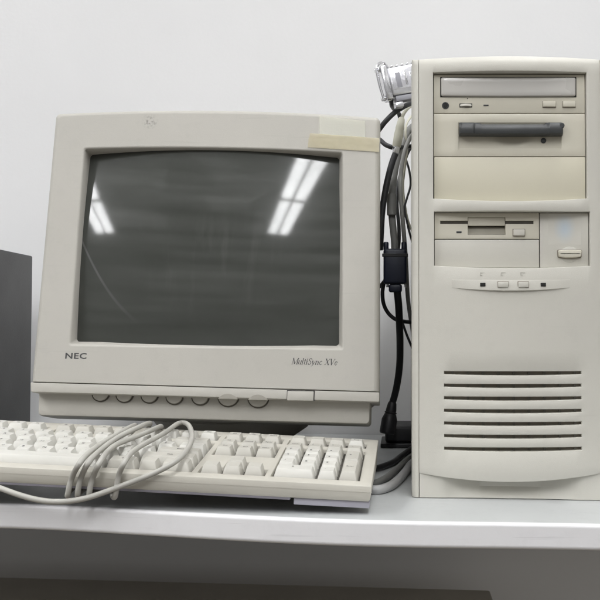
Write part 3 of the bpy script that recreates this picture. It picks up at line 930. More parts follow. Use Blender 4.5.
# lock panel with badge and latch
lk = obj('lock_panel', plate(0.1340, 0.1806, 0.2184, 0.2710, FY + 0.0006, 0.008), M['tower'], tow)
BADGE_C = (0.1577, 0.2563)
BADGE_SHIFT = (-(BADGE_C[0] - TXM), 0.0, -BADGE_C[1] * 0.72)
obj('badge', box((0.1420, FY + 0.00055, 0.2405), (0.1735, FY + 0.0010, 0.2700), 0), badge_material(), lk)
ls = obj('latch_recess', lathe(bmesh.new(), (0.1623, FY + 0.0008, 0.2309), (0, -1, 0), [(0.0090, -0.001), (0.0090, 0.0003), (0.0084, 0.0006)], squash=0.86), M['steel'], lk)
lb = bmesh.new()
loft(lb, [rquad(((0.1509, 0.2350), (0.1737, 0.2350), (0.1730, 0.2288), (0.1516, 0.2288)), 0.0012, y, (i,) * 4, 0, -0.0012) for y, i in
          ((FY, 0), (FY - 0.0022, 0.0), (FY - 0.0032, 0.0006), (FY - 0.0034, 0.0022))], cap_last=True)
obj('lock_latch', lb, M['yellowed'], ls)
lg = bmesh.new()
loft(lg, [rquad(((0.1502, 0.2357), (0.1744, 0.2357), (0.1738, 0.2281), (0.1508, 0.2281)), 0.0014, y, (0,) * 4, 0, -0.0013) for y in (FY + 0.001, FY - 0.0002)], cap_last=True)
obj('gap', lg, M['vent_dark'], ls)


def on_front(x):
    u = (x - TXM) / THW
    return -BULGE * (1 - u * u)


# crescent ledge with two lamps and two buttons
cs = bmesh.new()
n = 44
rows = []
for i in range(n + 1):
    x = 0.0490 + (0.1610 - 0.0490) * i / n
    u = 2 * i / n - 1
    s = 1 - u * u
    yb = on_front(x)
    zt_, zb_ = 0.2068 - 0.0004 * s, 0.1988 - 0.0030 * s
    rows.append([cs.verts.new((x, yb + 0.0010, zt_)), cs.verts.new((x, yb - 0.0002, zt_ - 0.0006)), cs.verts.new((x, yb - 0.0022 * s - 0.0001, zb_ + 0.0008)),
                 cs.verts.new((x, yb - 0.0021 * s - 0.00008, zb_ + 0.0002)), cs.verts.new((x, yb + 0.0010, zb_ - 0.0004))])
for a, b in zip(rows, rows[1:]):
    for k in range(4):
        cs.faces.new((a[k], a[k + 1], b[k + 1], b[k]))
ledge = obj('button_ledge', cs, M['tower'], tow, smooth=25)
for x0, x1 in ((0.0925, 0.1020), (0.1115, 0.1210)):
    y = on_front((x0 + x1) / 2)
    bt = obj('button', box((x0, y - 0.0030, 0.1990), (x1, y + 0.001, 0.2042), 0.0005), M['tower'], ledge)
    obj('gap', box((x0 - 0.0005, y - 0.0017, 0.1984), (x1 + 0.0005, y + 0.0005, 0.2047), 0.0001), M['vent_dark'], bt)
for x0 in (0.0757, 0.1328):
    y = on_front(x0 + 0.0024)
    obj('indicator_light', box((x0, y - 0.0020, 0.1999), (x0 + 0.0050, y + 0.001, 0.2034), 0.0003), M['dark_gap'], ledge)
# faint raised pictograms over the lamps
for x in (0.0778, 0.0975, 0.1160):
    y = on_front(x)
    ic = bmesh.new()
    rbox(ic, (x - 0.0022, y - 0.0003, 0.2128), (x + 0.0022, y + 0.0006, 0.2134)); rbox(ic, (x - 0.0022, y - 0.0003, 0.2104), (x + 0.0000, y + 0.0006, 0.2109))
    rbox(ic, (x - 0.0022, y - 0.0003, 0.21095), (x - 0.0016, y + 0.0006, 0.21275))
    obj('pictogram', ic, M['steel'], front)

# ------------------------------------------------------------------ keyboard
KX = Matrix.Translation((-0.0250, -0.090, 0.0120)) @ Matrix.Rotation(math.radians(-0.5), 4, 'Z') @ Matrix.Rotation(math.radians(2.95), 4, 'Y')
KW, KD = 0.452, 0.154
KSL = (0.0352 - 0.0135) / 0.152
kb = thing('keyboard', KX @ Vector((-KW / 2, KD / 2, 0)), 'wide beige keyboard with its cord wound round it, on the desk before the monitor', 'keyboard')


def ktop(y):
    return 0.0135 + KSL * y


U = 0.01905
XR = -0.0115                        # right end of the number pad
NP = XR - 4 * U                     # left end of number pad
NV1 = NP - 0.0065; NV0 = NV1 - 3 * U
MN1 = NV0 - 0.0065; MN0 = MN1 - 15 * U
YF = 0.0140                         # front of the first row
ROW = [YF + k * U for k in range(5)]
FROW = YF + 5 * U + 0.0105
wells = [(MN0, MN1, YF, YF + 5 * U), (NV0, NV1, YF + 3 * U, YF + 5 * U), (NV0, NV1, YF, YF + U), (NV0 + U, NV0 + 2 * U, YF + U, YF + 2 * U), (NP, XR, YF, YF + 5 * U),
         (NP, XR, FROW, FROW + U), (NV0, NV1, FROW, FROW + U), (MN0, MN0 + U, FROW, FROW + U)]
for k in range(3):
    wells.append((MN0 + (2 + 4.5 * k) * U, MN0 + (6 + 4.5 * k) * U, FROW, FROW + U))
g = 0.0006
hk = [(a - g, b + g, c - g, d + g, 0) for a, b, c, d in wells]
# moulded top skin with the wells cut out: built flat facing -Y, then laid back onto the slope
cm = holed_panel((-KW, 0.0, 0.0, KD), hk, 0.0055, lambda x, z: (0, 0), 0.03, 0.03, 0.0008)
LAY = Matrix(((1, 0, 0, 0), (0, 0, 1, 0), (0, -1, KSL, 0.0135), (0, 0, 0, 1)))
cm.transform(LAY)
top = obj('top_case', cm, M['case'], kb, KX)
# lower shell: front, sides, back
sh = bmesh.new()
def shell_loop(ins, z_of):
    pts = []
    n = 10
    L = [(-KW + ins, ins), (0 - ins, ins), (0 - ins, KD - ins), (-KW + ins, KD - ins)]
    out = []
    for (a, b) in zip(L, L[1:] + L[:1]):
        out += [(a[0] + (b[0] - a[0]) * k / n, a[1] + (b[1] - a[1]) * k / n) for k in range(n)]
    return [Vector((x, y, z_of(y))) for x, y in out]
loft(sh, [shell_loop(0.0012, lambda y: ktop(y) - 0.0046), shell_loop(0.0002, lambda y: ktop(y) - 0.0052), shell_loop(0.0005, lambda y: 0.0025 + 0.04 * y),
          shell_loop(0.0020, lambda y: 0.0 + 0.04 * y)], False, True)
shello = obj('bottom_case', sh, M['case'], kb, KX)
wl = bmesh.new()
for a, b, c, d in wells:
    q = [wl.verts.new((x, y, ktop(y) - 0.0040)) for x, y in ((a - .0005, c - .0005), (b + .0005, c - .0005), (b + .0005, d + .0005), (a - .0005, d + .0005))]
    wl.faces.new(q)
bmesh.ops.solidify(wl, geom=wl.faces[:], thickness=0.0005)
obj('key_plate', wl, M['well'], kb, KX)
obj('front_foot', box((-0.0660, 0.0040, -0.0062), (-0.0010, 0.020, -0.0003), 0.0008, X=KX), M['foot'], kb)
obj('front_foot', box((-KW + 0.0010, 0.0040, -0.026), (-KW + 0.030, 0.020, -0.0003), 0.0008, X=KX), M['foot'], kb)
obj('base_lip', box((-KW + 0.004, 0.0022, -0.0022), (-0.0690, 0.030, 0.0004), 0.0006, X=KX), M['lip'], kb)
for fx in (-0.05, -KW + 0.05):
    wz = KX @ Vector((fx, KD - 0.012, 0.006))
    h = wz.z - desk_z(wz.x)
    obj('rear_foot', box((fx - 0.016, KD - 0.016, 0.0055 - h), (fx + 0.016, KD - 0.008, 0.0062), 0.001, X=KX), M['foot'], kb)


def keycap(w, d, h, legend=None, tilt=0.0, double=False):
    bm = bmesh.new()
    ww, dd = w - 0.0020, d - 0.0018
    tw, td = ww - 0.0060, dd - 0.0054
    lv = [(ww, dd, 0, 0.0), (ww - 0.0004, dd - 0.0004, 0.0012, 0.0), (tw + 0.0012, td + 0.0012, h - 0.0007, 0.0011), (tw, td, h, 0.0013)]
    loops = []
    for a, b, z, oy in lv:
        quad = ((-a / 2, b / 2), (a / 2, b / 2), (a / 2, -b / 2), (-a / 2, -b / 2))
        lp = rquad(quad, 0.0012, 0, (0,) * 4, nc=3, ns=2)
        loops.append([Vector((p.x, p.z + oy, z + (tilt * p.z if z > 0.003 else 0))) for p in lp])
    loft(bm, loops)
    ring = bm.verts[-len(loops[-1]):] if False else None
    bm.verts.ensure_lookup_table()
    n = len(loops[-1])
    last = [bm.verts[len(bm.verts) - n + k] for k in range(n)]
    c = bm.verts.new((0, 0.0013, h - 0.0005))
    for k in range(n):
        bm.faces.new((last[k], last[(k + 1) % n], c))
    if legend:
        tb = text_bm(legend, 0.0046 if len(legend) == 1 else 0.0030, 0.00005, 1.0, 0, 1.0, 'CENTER', res=1)
        tb.transform(Matrix.Translation((0 if len(legend) > 1 else -0.0020, 0.0013 + (0.0018 if len(legend) == 1 else 0.0010), h + 0.0000 + tilt * 0.002)) @ Matrix.Rotation(-PI / 2, 4, 'X'))
        for f in tb.faces:
            f.material_index = 1
        merge(bm, tb)
    return bm


R1 = [('`', 1)] + [(c, 1) for c in '1234567890-='] + [('Bksp', 2)]
R2 = [('Tab', 1.5)] + [(c, 1) for c in 'QWERTYUIOP[]'] + [('\\', 1.5)]
R3 = [('Caps', 1.75)] + [(c, 1) for c in "ASDFGHJKL;'"] + [('Enter', 2.25)]
R4 = [('Shift', 2.25)] + [(c, 1) for c in 'ZXCVBNM,./'] + [('Shift', 2.75)]
R5 = [('Ctrl', 1.5), ('', 1), ('Alt', 1.5), (' ', 7), ('Alt', 1.5), ('', 1), ('Ctrl', 1.5)]
GREY = {'Bksp', 'Tab', 'Caps', 'Enter', 'Shift', 'Ctrl', 'Alt', ''}
keys = []          # x0, width, y0, depth, legend, grey
for row, y in zip((R5, R4, R3, R2, R1), ROW):
    x = MN0
    for lg_, w in row:
        keys.append((x, w * U, y, U, lg_, lg_ in GREY)); x += w * U
for k, lg_ in enumerate(('Left', 'Down', 'Right')):
    keys.append((NV0 + k * U, U, ROW[0], U, '', True))
keys.append((NV0 + U, U, ROW[1], U, '', True))
for k, lg_ in enumerate(('Del', 'End', 'PgDn')):
    keys.append((NV0 + k * U, U, ROW[3], U, lg_, True))
for k, lg_ in enumerate(('Ins', 'Home', 'PgUp')):
    keys.append((NV0 + k * U, U, ROW[4], U, lg_, True))
keys.append((NP, 2 * U, ROW[0], U, '0', False)); keys.append((NP + 2 * U, U, ROW[0], U, '.', False))
keys.append((NP + 3 * U, U, ROW[0], 2 * U, 'Enter', True))
for r, s in ((1, '123'), (2, '456'), (3, '789')):
    for k, c in enumerate(s):
        keys.append((NP + k * U, U, ROW[r], U, c, False))
keys.append((NP + 3 * U, U, ROW[2], 2 * U, '+', True))
for k, c in enumerate(('Num', '/', '*', '-')):
    keys.append((NP + k * U, U, ROW[4], U, c, True))
keys.append((MN0, U, FROW, U, 'Esc', True))
for k in range(3):
    for i in range(4):
        keys.append((MN0 + (2 + 4.5 * k + i) * U, U, FROW, U, 'F%d' % (4 * k + i + 1), k == 1))
for k, c in enumerate(('Prt', 'Scr', 'Pause')):
    keys.append((NV0 + k * U, U, FROW, U, c, True))
for k, c in enumerate(('', '', '', 'Stop')):
    keys.append((NP + k * U, U, FROW, U, c, k < 3))
far_keys = bmesh.new()
for x, w, y, d, lg_, grey in keys:
    h = 0.0100 if y < FROW else 0.0090
    yc, xc = y + d / 2, x + w / 2
    bmk = keycap(w, d, h, lg_.strip() or None, 0.03 if y in (ROW[0], ROW[1]) else -0.05)
    wob = Matrix.Rotation(random.uniform(-0.012, 0.012), 4, 'Z') @ Matrix.Rotation(random.uniform(-0.01, 0.01), 4, 'X')
    bmk.transform(Matrix.Translation((xc, yc, ktop(yc) - 0.0039 + random.uniform(-0.0003, 0.0003))) @ Matrix.Rotation(math.atan(KSL), 4, 'X') @ wob)
    if xc < -0.405:
        merge(far_keys, bmk)
        continue
    nm = 'space_bar' if lg_ == ' ' else 'key'
    ko = obj(nm, bmk, [M['key_grey'] if grey else M['key'], M['legend']], kb, KX, smooth=40)
fk = obj('key', far_keys, [M['key_grey'], M['legend']], kb, KX, smooth=40)
fk['kind'] = 'stuff'

# the keyboard's own cord, wound four times round it

pts = [(-0.3617, 0.0120, -0.0030), (-0.3345, 0.0000, -0.0005), (-0.3145, -0.0060, -0.0036), (-0.2938, -0.0100, -0.0086), (-0.2698, -0.0100, -0.0123), (-0.2432, -0.0090, -0.0090), (-0.2190, -0.0070, 0.0004), (-0.1961, -0.0060, 0.0103),
       (-0.1803, -0.0030, 0.0178), (-0.1676, -0.0010, 0.0259), (-0.1672, 0.0358, 0.0311), (-0.1720, 0.0769, 0.0370), (-0.1803, 0.1056, 0.0411), (-0.1957, 0.1500, 0.0428), (-0.2023, 0.1520, 0.0428),
       (-0.2008, 0.0916, 0.0391), (-0.2084, 0.0515, 0.0334), (-0.2118, 0.0204, 0.0289), (-0.2084, -0.0132, 0.0241), (-0.2146, -0.0045, 0.0133), (-0.2157, -0.0055, 0.0015), (-0.2175, -0.0020, -0.0076),
       (-0.226, 0.016, -0.0065), (-0.226, 0.08, -0.005), (-0.226, 0.140, 0.0005), (-0.226, 0.162, 0.012), (-0.2255, 0.162, 0.032),
       (-0.2194, 0.1480, 0.0387), (-0.2168, 0.0939, 0.0394), (-0.2262, 0.0621, 0.0349), (-0.2326, 0.0414, 0.0319), (-0.2323, 0.0132, 0.0279), (-0.2273, -0.0198, 0.0232), (-0.2366, -0.0045, 0.0096), (-0.2382, -0.0055, 0.0004), (-0.2397, -0.0020, -0.0079),
       (-0.243, 0.016, -0.0065), (-0.241, 0.08, -0.005), (-0.239, 0.140, 0.0005), (-0.238, 0.162, 0.012), (-0.2378, 0.162, 0.034),
       (-0.2312, 0.1500, 0.0410), (-0.2252, 0.0792, 0.0433), (-0.2342, 0.0631, 0.0380), (-0.2396, 0.0435, 0.0322), (-0.2397, 0.0117, 0.0277), (-0.2369, -0.0186, 0.0233), (-0.2464, -0.0045, 0.0099), (-0.2480, -0.0055, 0.0007), (-0.2496, -0.0020, -0.0080),
       (-0.2535, 0.016, -0.0065), (-0.2535, 0.08, -0.005), (-0.2535, 0.140, 0.0005), (-0.253, 0.162, 0.012), (-0.2528, 0.162, 0.032),
       (-0.2463, 0.1500, 0.0386), (-0.2418, 0.0791, 0.0373), (-0.2461, 0.0439, 0.0323), (-0.2465, 0.0088, 0.0273), (-0.2430, -0.0227, 0.0228), (-0.2544, -0.0045, 0.0086), (-0.2561, -0.0055, -0.0006), (-0.2581, -0.0020, -0.0085), (-0.2635, 0.016, -0.0065), (-0.264, 0.07, -0.0055), (-0.266, 0.12, -0.002)]
cord = tube(bmesh.new(), pts, 0.0024, 12, 8, relax=12)
co = obj('coiled_cable', cord, M['beige_cable'], origin=KX @ Vector((-0.28, 0.0, 0.0)), X=KX)
tag(co, 'pale beige cable wound in four coils over the keyboard and hanging along its front', 'cable')

# ------------------------------------------------------------------ leads between monitor and tower
def lead(name, pts, r, mat, label, seg=12, cat='cable', group=None):
    o = obj(name, tube(bmesh.new(), pts, r, seg, 8), mat, origin=pts[0])
    return tag(o, label, cat, group)


# metal-shelled connector lying on the tower top and poking out past its left side
ct = thing('metal_connector', (0.0000, 0.1600, 0.4193), 'shiny metal-shelled plug lying on the tower top beside the black loop of cable', 'connector')
CXF = Matrix.Translation((-0.0045, 0.1600, 0.4398)) @ Matrix.Rotation(math.radians(-13), 4, 'Y') @ Matrix.Rotation(math.radians(12), 4, 'Z')
obj('shell', box((-0.0085, -0.007, -0.0165), (0.0400, 0.007, 0.0160), 0.0022, 3, X=CXF), M['tin'], ct)
lbm = obj('label', box((-0.0060, -0.0076, -0.0100), (0.0380, -0.0070, 0.0130), 0.0002, X=CXF), M['film'], ct)
obj('printed_patch', box((-0.0015, -0.0079, -0.0085), (0.0042, -0.0076, 0.0085), 0.0001, X=CXF), M['grey_mark'], lbm)
rbz = bmesh.new()
for k in range(7):
    rbox(rbz, (-0.0040 + 0.0062 * k, -0.0066, 0.0160), (-0.0012 + 0.0062 * k, 0.0066, 0.0176), 0.0005)
obj('ribs', rbz, M['chrome'], ct, CXF)
for k in range(4):
    obj('slot', box((0.0090 + 0.0065 * k, -0.0078, -0.0070 + 0.001 * k), (0.0115 + 0.0065 * k, -0.0074, 0.0090 - 0.002 * k), 0.0001, X=CXF), M['chrome'], lbm)
obj('flange', box((-0.0165, -0.0085, -0.0200), (-0.0088, 0.0085, 0.0190), 0.0016, 2, X=CXF), M['chrome'], ct)
cl = bmesh.new()
tube(cl, [CXF @ Vector(p) for p in ((-0.0195, -0.004, -0.019), (-0.0205, -0.004, 0.0), (-0.0195, -0.004, 0.017), (-0.016, -0.004, 0.0225), (-0.010, -0.004, 0.0225), (-0.0065, -0.004, 0.016))], 0.0017, 10, 6)
obj('wire_clip', cl, M['chrome'], ct)
for zz in (-0.0165, 0.0165):
    sc_ = bmesh.new()
    lathe(sc_, CXF @ Vector((-0.0168, -0.001, zz)), CXF.to_3x3() @ Vector((-1, 0, 0)), [(0.0028, 0), (0.0028, 0.004), (0.0022, 0.005)], 18)
    obj('thumb_screw', sc_, M['chrome'], ct)
obj('bottom_bar', box((-0.0060, -0.0060, -0.0235), (0.0400, 0.0060, -0.0169), 0.0015, 2, X=CXF), M['grey_mark'], ct)
obj('cord_collar', box((-0.0080, -0.0050, -0.0300), (0.0020, 0.0050, -0.0237), 0.0015, 2, X=CXF), M['tin'], ct)

lead('looped_lead', [(0.0176, 0.2000, 0.4269), (0.0058, 0.1800, 0.4173), (-0.0068, 0.1700, 0.4068), (-0.0171, 0.1700, 0.3965), (-0.0253, 0.1800, 0.3883), (-0.0352, 0.2000, 0.3844), (-0.0413, 0.2400, 0.3878), (-0.0374, 0.2700, 0.3951), (-0.0272, 0.2600, 0.3956), (-0.0171, 0.2500, 0.3861), (-0.0086, 0.2500, 0.3830), (0.0050, 0.2700, 0.3876), (0.0204, 0.3000, 0.3948)],
     0.0030, M['black_soft'], 'thick black lead looping out from behind the top of the tower to the monitor')
lead('short_lead', [(-0.0096, 0.1600, 0.4204), (-0.0097, 0.1700, 0.4172), (-0.0070, 0.2000, 0.4186), (-0.0012, 0.2250, 0.4185), (0.0006, 0.2350, 0.4123), (0.0000, 0.2400, 0.4049)], 0.0026, M['black_soft'],
     'short black lead dropping from the shiny metal plug')

# beige round plug on a black lead
pt = thing('round_plug', (-0.0012, 0.2200, 0.3741), 'beige round plug on a black lead hanging beside the tower', 'plug')
a, b = Vector((-0.0042, 0.2200, 0.3777)), Vector((0.0018, 0.2200, 0.4113))
ax = (b - a).normalized(); Ln = (b - a).length
obj('body', lathe(bmesh.new(), a, ax, [(0.0046, 0), (0.0053, 0.001), (0.0056, Ln * 0.45), (0.0050, Ln * 0.62), (0.0054, Ln * 0.66), (0.0040, Ln), (0.0030, Ln * 1.05)], 24), M['plug'], pt)
obj('metal_tip', lathe(bmesh.new(), a - ax * 0.0075, ax, [(0.0040, 0), (0.0042, 0.0005), (0.0042, 0.0078)], 24), M['chrome'], pt)
obj('strain_relief', tube(bmesh.new(), [(0.0018, 0.2200, 0.4113), (0.0048, 0.2200, 0.4186), (0.0096, 0.2200, 0.4246), (0.0181, 0.2300, 0.4318)], 0.0021, 10), M['plug'], pt)
lead('plug_lead', [(-0.0056, 0.2210, 0.3695), (-0.0095, 0.2200, 0.3585), (-0.0143, 0.2200, 0.3405), (-0.0185, 0.2200, 0.3190), (-0.0214, 0.2200, 0.2975), (-0.0226, 0.2200, 0.2760), (-0.0239, 0.2250, 0.2550)], 0.0038, M['black_soft'],
     'thick black lead running down from the beige round plug along the monitor')
lead('video_lead', [(0.0205, 0.3000, 0.4231), (0.0114, 0.2900, 0.4132), (0.0025, 0.2700, 0.3926), (-0.0037, 0.2600, 0.3695), (-0.0080, 0.2500, 0.3430), (-0.0104, 0.2500, 0.3185), (-0.0092, 0.2500, 0.2915), (-0.0067, 0.2500, 0.2670), (-0.0061, 0.2500, 0.2499)], 0.0044, M['grey_cable'],
     'thick grey video lead curving down to the dark blue connector')
lead('grey_lead', [(0.0198, 0.2600, 0.4055), (0.0123, 0.2500, 0.3947), (0.0055, 0.2400, 0.3756), (0.0012, 0.2350, 0.3503), (0.0006, 0.2300, 0.3253), (0.0024, 0.2300, 0.3012), (0.0048, 0.2350, 0.2740), (0.0074, 0.2600, 0.2433), (0.0102, 0.3000, 0.1979), (0.0184, 0.3400, 0.1468)], 0.0027, M['mid_cable'],
     'light grey lead running down beside the tower edge')
lead('thin_lead', [(0.0013, 0.3000, 0.4025), (0.0063, 0.2900, 0.3801), (0.0119, 0.2800, 0.3580), (0.0132, 0.2800, 0.3416), (0.0088, 0.2800, 0.3252), (0.0056, 0.2800, 0.3126), (0.0088, 0.2800, 0.2950), (0.0138, 0.2800, 0.2749), (0.0202, 0.2900, 0.2582)], 0.0014, M['black_soft'],
     'thin black wire zigzagging behind the light grey lead')
lead('crossing_lead', [(0.0223, 0.3300, 0.4087), (0.0117, 0.3250, 0.3945), (0.0039, 0.3200, 0.3727), (-0.0026, 0.3150, 0.3458), (-0.0039, 0.3100, 0.3192), (-0.0013, 0.3100, 0.2908), (-0.0026, 0.3100, 0.2625), (-0.0115, 0.3100, 0.2368), (-0.0218, 0.3100, 0.2201), (-0.0333, 0.3100, 0.2085)], 0.0024, M['black_soft'],
     'thin dark lead crossing behind the grey leads towards the monitor')
lead('slack_wire', [(0.0214, 0.2800, 0.4339), (0.0125, 0.2750, 0.4251), (0.0075, 0.2700, 0.4139), (0.0069, 0.2700, 0.4014), (0.0088, 0.2750, 0.3873), (0.0063, 0.2800, 0.3656), (0.0038, 0.2850, 0.3411), (0.0063, 0.2900, 0.3165), (0.0115, 0.3000, 0.2948), (0.0218, 0.3100, 0.2753)], 0.0015, M['plug'],
     'thin cream wire hanging slack from the tower top past the round plug')
rl = obj('lead_sleeve', tube(bmesh.new(), [(-0.0102, 0.2460, 0.3252), (-0.0104, 0.2460, 0.3130), (-0.0100, 0.2460, 0.2995)], 0.0058, 14), M['grey_cable'], origin=(-0.0102, 0.2460, 0.3252))
tag(rl, 'short grey sleeve clamped round the thick video lead', 'cable sleeve')

# dark blue video connector
vg = thing('video_connector', (-0.0060, 0.2400, 0.2055), 'dark blue video connector hanging in mid air between monitor and tower', 'connector')
va = (-0.0199, 0.2350, 0.2571); vb = (0.0078, 0.2350, 0.2149)
obj('hood', box((va[0], 0.228, vb[2]), (vb[0], 0.246, va[2]), 0.003, 3), M['vga'], vg)
sx = (va[0] + vb[0]) / 2
obj('neck', box((sx - 0.0075, 0.231, vb[2] - 0.010), (sx + 0.0085, 0.243, vb[2] - 0.0003), 0.0025, 3), M['vga'], vg)
obj('collar', box((va[0] - 0.001, 0.230, va[2] - 0.0065), (vb[0] + 0.0015, 0.2275, va[2] - 0.0095), 0.0004), M['black'], vg)
for xx in (va[0] + 0.0030, vb[0] - 0.0030):
    obj('thumb_screw', lathe(bmesh.new(), (xx, 0.237, va[2] - 0.001), (0, 0, 1), [(0.0032, 0), (0.0032, 0.0085), (0.0026, 0.0095)], 16), M['vga'], vg)
    obj('screw_end', lathe(bmesh.new(), (xx + 0.002, 0.237, vb[2] - 0.004), (0, 0, 1), [(0.0016, 0), (0.0016, 0.0042)], 12), M['tin'], vg)

lead('power_lead', [(-0.0036, 0.2370, 0.2078), (-0.0018, 0.2450, 0.1911), (-0.0006, 0.2700, 0.1659), (0.0000, 0.3000, 0.1408), (-0.0006, 0.3250, 0.1146), (-0.0033, 0.3400, 0.0919), (-0.0073, 0.3500, 0.0730), (-0.0106, 0.3530, 0.0622)], 0.0046, M['black'],
     'thick black power lead running down from the blue connector to the angled plug')
pp = thing('power_plug', (-0.0145, 0.3500, 0.0178), 'black angled mains plug hanging in front of the black power adapter', 'plug')
a, b = Vector((-0.0171, 0.3500, 0.0231)), Vector((-0.0099, 0.3530, 0.0649))
ax = (b - a).normalized(); Ln = (b - a).length
obj('body', lathe(bmesh.new(), a, ax, [(0.0088, 0), (0.0104, 0.002), (0.0104, Ln * 0.45), (0.0078, Ln * 0.62), (0.0070, Ln * 0.64), (0.0070, Ln * 0.75), (0.0058, Ln * 0.95), (0.0048, Ln)], 20), M['black'], pp)
obj('grip', lathe(bmesh.new(), a + ax * Ln * 0.64, ax, [(0.0070, 0), (0.0081, 0.0004), (0.0081, 0.0018), (0.0070, 0.0022)], 20), M['black'], pp)
pa = thing('power_adapter', (-0.0028, 0.4100, 0.0002), 'black power adapter lying on the desk behind the gap beside the tower', 'power adapter')
p0, p1 = (-0.0204, 0.3900, 0.0296), (0.0340, 0.3900, 0.0066)
obj('body', box((p0[0], 0.390, p1[2] + 0.0003), (p1[0] + 0.03, 0.470, p0[2]), 0.004, 3), M['black'], pa)
obj('base', box((p0[0] - 0.006, 0.384, desk_z(0.03) + 0.0008), (p1[0] + 0.032, 0.475, p1[2]), 0.0015), M['black'], pa)
lead('thin_side_lead', [(-0.0200, 0.2800, 0.2197), (-0.0219, 0.2800, 0.2060), (-0.0200, 0.2800, 0.1910), (-0.0137, 0.2800, 0.1797), (-0.0050, 0.2800, 0.1728), (0.0050, 0.2900, 0.1705), (0.0205, 0.3100, 0.1694)], 0.0025, M['black_soft'],
     'thin black lead curling from the blue connector back to the tower')
lead('hanging_wire', [(0.0013, 0.3200, 0.1754), (0.0052, 0.3200, 0.1637), (0.0103, 0.3200, 0.1496), (0.0208, 0.3300, 0.1261)], 0.0016, M['black_soft'], 'thin black wire slanting down against the wall by the tower')

# pale cord on the desk between keyboard and tower
lead('mouse_cord', [(-0.0474, 0.0391, 0.0050), (-0.0328, 0.0182, 0.0050), (-0.0222, 0.0171, 0.0047), (-0.0118, 0.0348, 0.0047), (-0.0021, 0.0791, 0.0047), (0.0066, 0.1426, 0.0047), (0.0127, 0.1981, 0.0047), (0.0242, 0.2505, 0.0047)], 0.0046, M['light_cable'],
     'thick pale grey cord curving across the desk from keyboard to tower')
lead('second_mouse_cord', [(-0.0492, 0.0738, 0.0045), (-0.0282, 0.0577, 0.0045), (-0.0166, 0.0871, 0.0045), (-0.0044, 0.1516, 0.0045), (0.0096, 0.2429, 0.0045), (0.0200, 0.2899, 0.0045)], 0.0036, M['grey_cable'],
     'darker grey cord lying behind the thick pale cord on the desk')
# dark leads lying under the monitor behind the keyboard
lead('monitor_lead', [(-0.150, 0.30, desk_z(-0.15) + 0.018), (-0.120, 0.20, desk_z(-0.12) + 0.022), (-0.100, 0.150, desk_z(-0.1) + 0.012), (-0.070, 0.128, desk_z(-0.07) + 0.0042), (-0.035, 0.150, desk_z(-0.035) + 0.0042), (-0.012, 0.200, desk_z(0) + 0.0045), (0.000, 0.260, desk_z(0) + 0.0045), (0.012, 0.330, desk_z(0.01) + 0.0045), (0.022, 0.386, desk_z(0.02) + 0.0045)],
     0.0035, M['black'], 'black lead lying on the desk under the monitor behind the keyboard')

# ------------------------------------------------------------------ ceiling lamps (seen mirrored in the screen)
LM = lamp_material(32.0)
LM_SOFT = lamp_material(21.0)
CEIL = 1.87


def fixture(x, y, ang, length, label, glow=None):
    t = thing('ceiling_light', (x, y, CEIL), label, 'ceiling light', 'fluorescent ceiling lights')
    X = Matrix.Translation((x, y, CEIL)) @ Matrix.Rotation(ang, 4, 'Z')
    obj('housing', box((-0.15, -length / 2 - 0.012, 0.012), (0.15, length / 2 + 0.012, 0.07), 0.004, X=X), M['white_metal'], t)
    for s in (-1, 1):
        dx = s * 0.074
        obj('tube', box((dx - 0.050, -length / 2, -0.012), (dx + 0.050, length / 2, 0.0118), 0.011, 3, X=X), glow or LM, t)
    for s in (-1, 1):
        obj('end_cap', box((-0.15, s * (length / 2 + 0.007) - 0.006, -0.014), (0.15, s * (length / 2 + 0.007) + 0.006, 0.0115), 0.003, X=X), M['white_metal'], t)


fixture(0.080, -1.845, math.radians(-9.5), 0.84, 'twin tube ceiling light mirrored highest in the right of the screen')
fixture(-0.063, -2.715, math.radians(-9.5), 0.82, 'twin tube ceiling light mirrored lower in the right of the screen')
fixture(0.33, -0.45, math.radians(-8.5), 1.2, 'twin tube ceiling light nearest above the desk, outside the screen reflection', LM_SOFT)
fixture(-1.72, -0.62, math.radians(-15), 1.2, 'twin tube ceiling light above the far left of the desk', LM_SOFT)
fixture(-2.045, -1.56, math.radians(-16.5), 0.74, 'twin tube ceiling light mirrored highest at the left edge of the screen')
fixture(-2.275, -2.36, math.radians(-16.5), 0.80, 'twin tube ceiling light mirrored lower at the left of the screen')

# ------------------------------------------------------------------ room light
w = bpy.data.worlds.new('World'); scene.world = w
w.use_nodes = True
N, L = w.node_tree.nodes, w.node_tree.links
bg = N['Background']
tcw = N.new('ShaderNodeTexCoord')
sep = N.new('ShaderNodeSeparateXYZ'); L.new(tcw.outputs['Generated'], sep.inputs[0])
rp = N.new('ShaderNodeValToRGB')
mr = N.new('ShaderNodeMapRange'); mr.inputs['From Min'].default_value = -1; mr.inputs['From Max'].default_value = 1
L.new(sep.outputs['Z'], mr.inputs['Value']); L.new(mr.outputs['Result'], rp.inputs['Fac'])
cr = rp.color_ramp
cr.elements[0].position = 0.0; cr.elements[0].color = (0.28, 0.245, 0.20, 1)
cr.elements[1].position = 1.0; cr.elements[1].color = (1.15, 1.14, 1.12, 1)
for pos, v in ((0.40, 0.30), (0.50, 0.46), (0.58, 0.55), (0.66, 0.72), (0.80, 1.05)):
    e = cr.elements.new(pos); e.color = (v, v * (0.93 if pos < 0.45 else 0.995), v * (0.83 if pos < 0.45 else 0.985), 1)
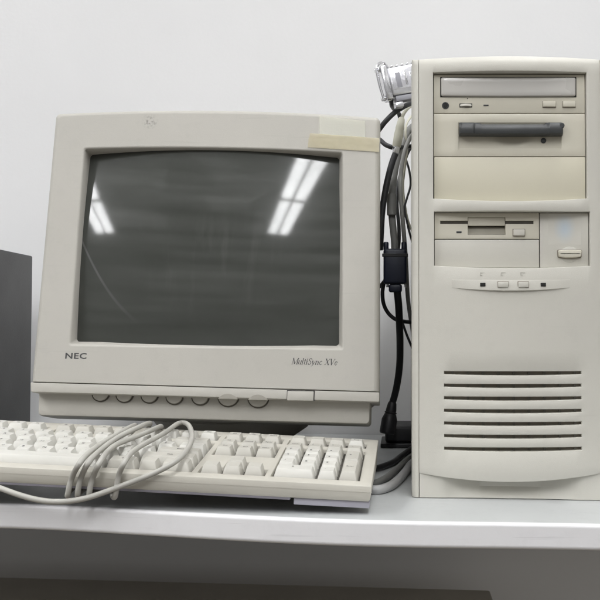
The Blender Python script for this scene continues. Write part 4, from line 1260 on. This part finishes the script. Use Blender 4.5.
# shelves, ceiling tiles and blinds of the room behind the viewer, as faint level bands
mpw = N.new('ShaderNodeMapping'); mpw.inputs['Scale'].default_value = (1.2, 1.2, 34)
L.new(tcw.outputs['Generated'], mpw.inputs['Vector'])
nw = N.new('ShaderNodeTexNoise'); nw.inputs['Scale'].default_value = 1.0; nw.inputs['Detail'].default_value = 6; nw.inputs['Roughness'].default_value = 0.62
L.new(mpw.outputs['Vector'], nw.inputs['Vector'])
rw = N.new('ShaderNodeMapRange'); rw.inputs['From Min'].default_value = 0.38; rw.inputs['From Max'].default_value = 0.62
rw.inputs['To Min'].default_value = 0.1; rw.inputs['To Max'].default_value = 1.9
L.new(nw.outputs['Fac'], rw.inputs['Value'])
mw = N.new('ShaderNodeMix'); mw.data_type = 'RGBA'; mw.blend_type = 'MULTIPLY'; mw.inputs['Factor'].default_value = 1.0
L.new(rp.outputs['Color'], mw.inputs['A']); vo = N.new('ShaderNodeTexVoronoi'); vo.distance = 'CHEBYCHEV'; vo.inputs['Scale'].default_value = 1.0
mv = N.new('ShaderNodeMapping'); mv.inputs['Scale'].default_value = (7, 7, 16); L.new(tcw.outputs['Generated'], mv.inputs['Vector']); L.new(mv.outputs['Vector'], vo.inputs['Vector'])
sv = N.new('ShaderNodeSeparateColor'); L.new(vo.outputs['Color'], sv.inputs[0])
rvo = N.new('ShaderNodeMapRange'); rvo.inputs['To Min'].default_value = 0.6; rvo.inputs['To Max'].default_value = 1.4; L.new(sv.outputs[0], rvo.inputs['Value'])
mvo = N.new('ShaderNodeMath'); mvo.operation = 'MULTIPLY'; L.new(rw.outputs['Result'], mvo.inputs[0]); L.new(rvo.outputs['Result'], mvo.inputs[1])
L.new(mvo.outputs[0], mw.inputs['B'])
L.new(mw.outputs['Result'], bg.inputs['Color'])
bg.inputs['Strength'].default_value = 0.72

# ------------------------------------------------------------------ camera
cam = bpy.data.cameras.new('camera')
cam.sensor_width = 36; cam.lens = 945.0 / 600.0 * 36.0
cam.shift_x = -100.0 / 600.0
cam.clip_start = 0.02; cam.clip_end = 100
co_ = bpy.data.objects.new('camera', cam); COL.objects.link(co_)
co_.location = (0, -0.9, 0.156)
co_.rotation_euler = (math.radians(92.0), 0, 0)
scene.camera = co_

scene.view_settings.view_transform = 'Standard'
scene.view_settings.look = 'None'
scene.view_settings.exposure = 0.0
scene.view_settings.gamma = 1.0
scene.render.engine = 'CYCLES'
scene.cycles.use_denoising = True
scene.cycles.max_bounces = 8
scene.cycles.sample_clamp_indirect = 0.0
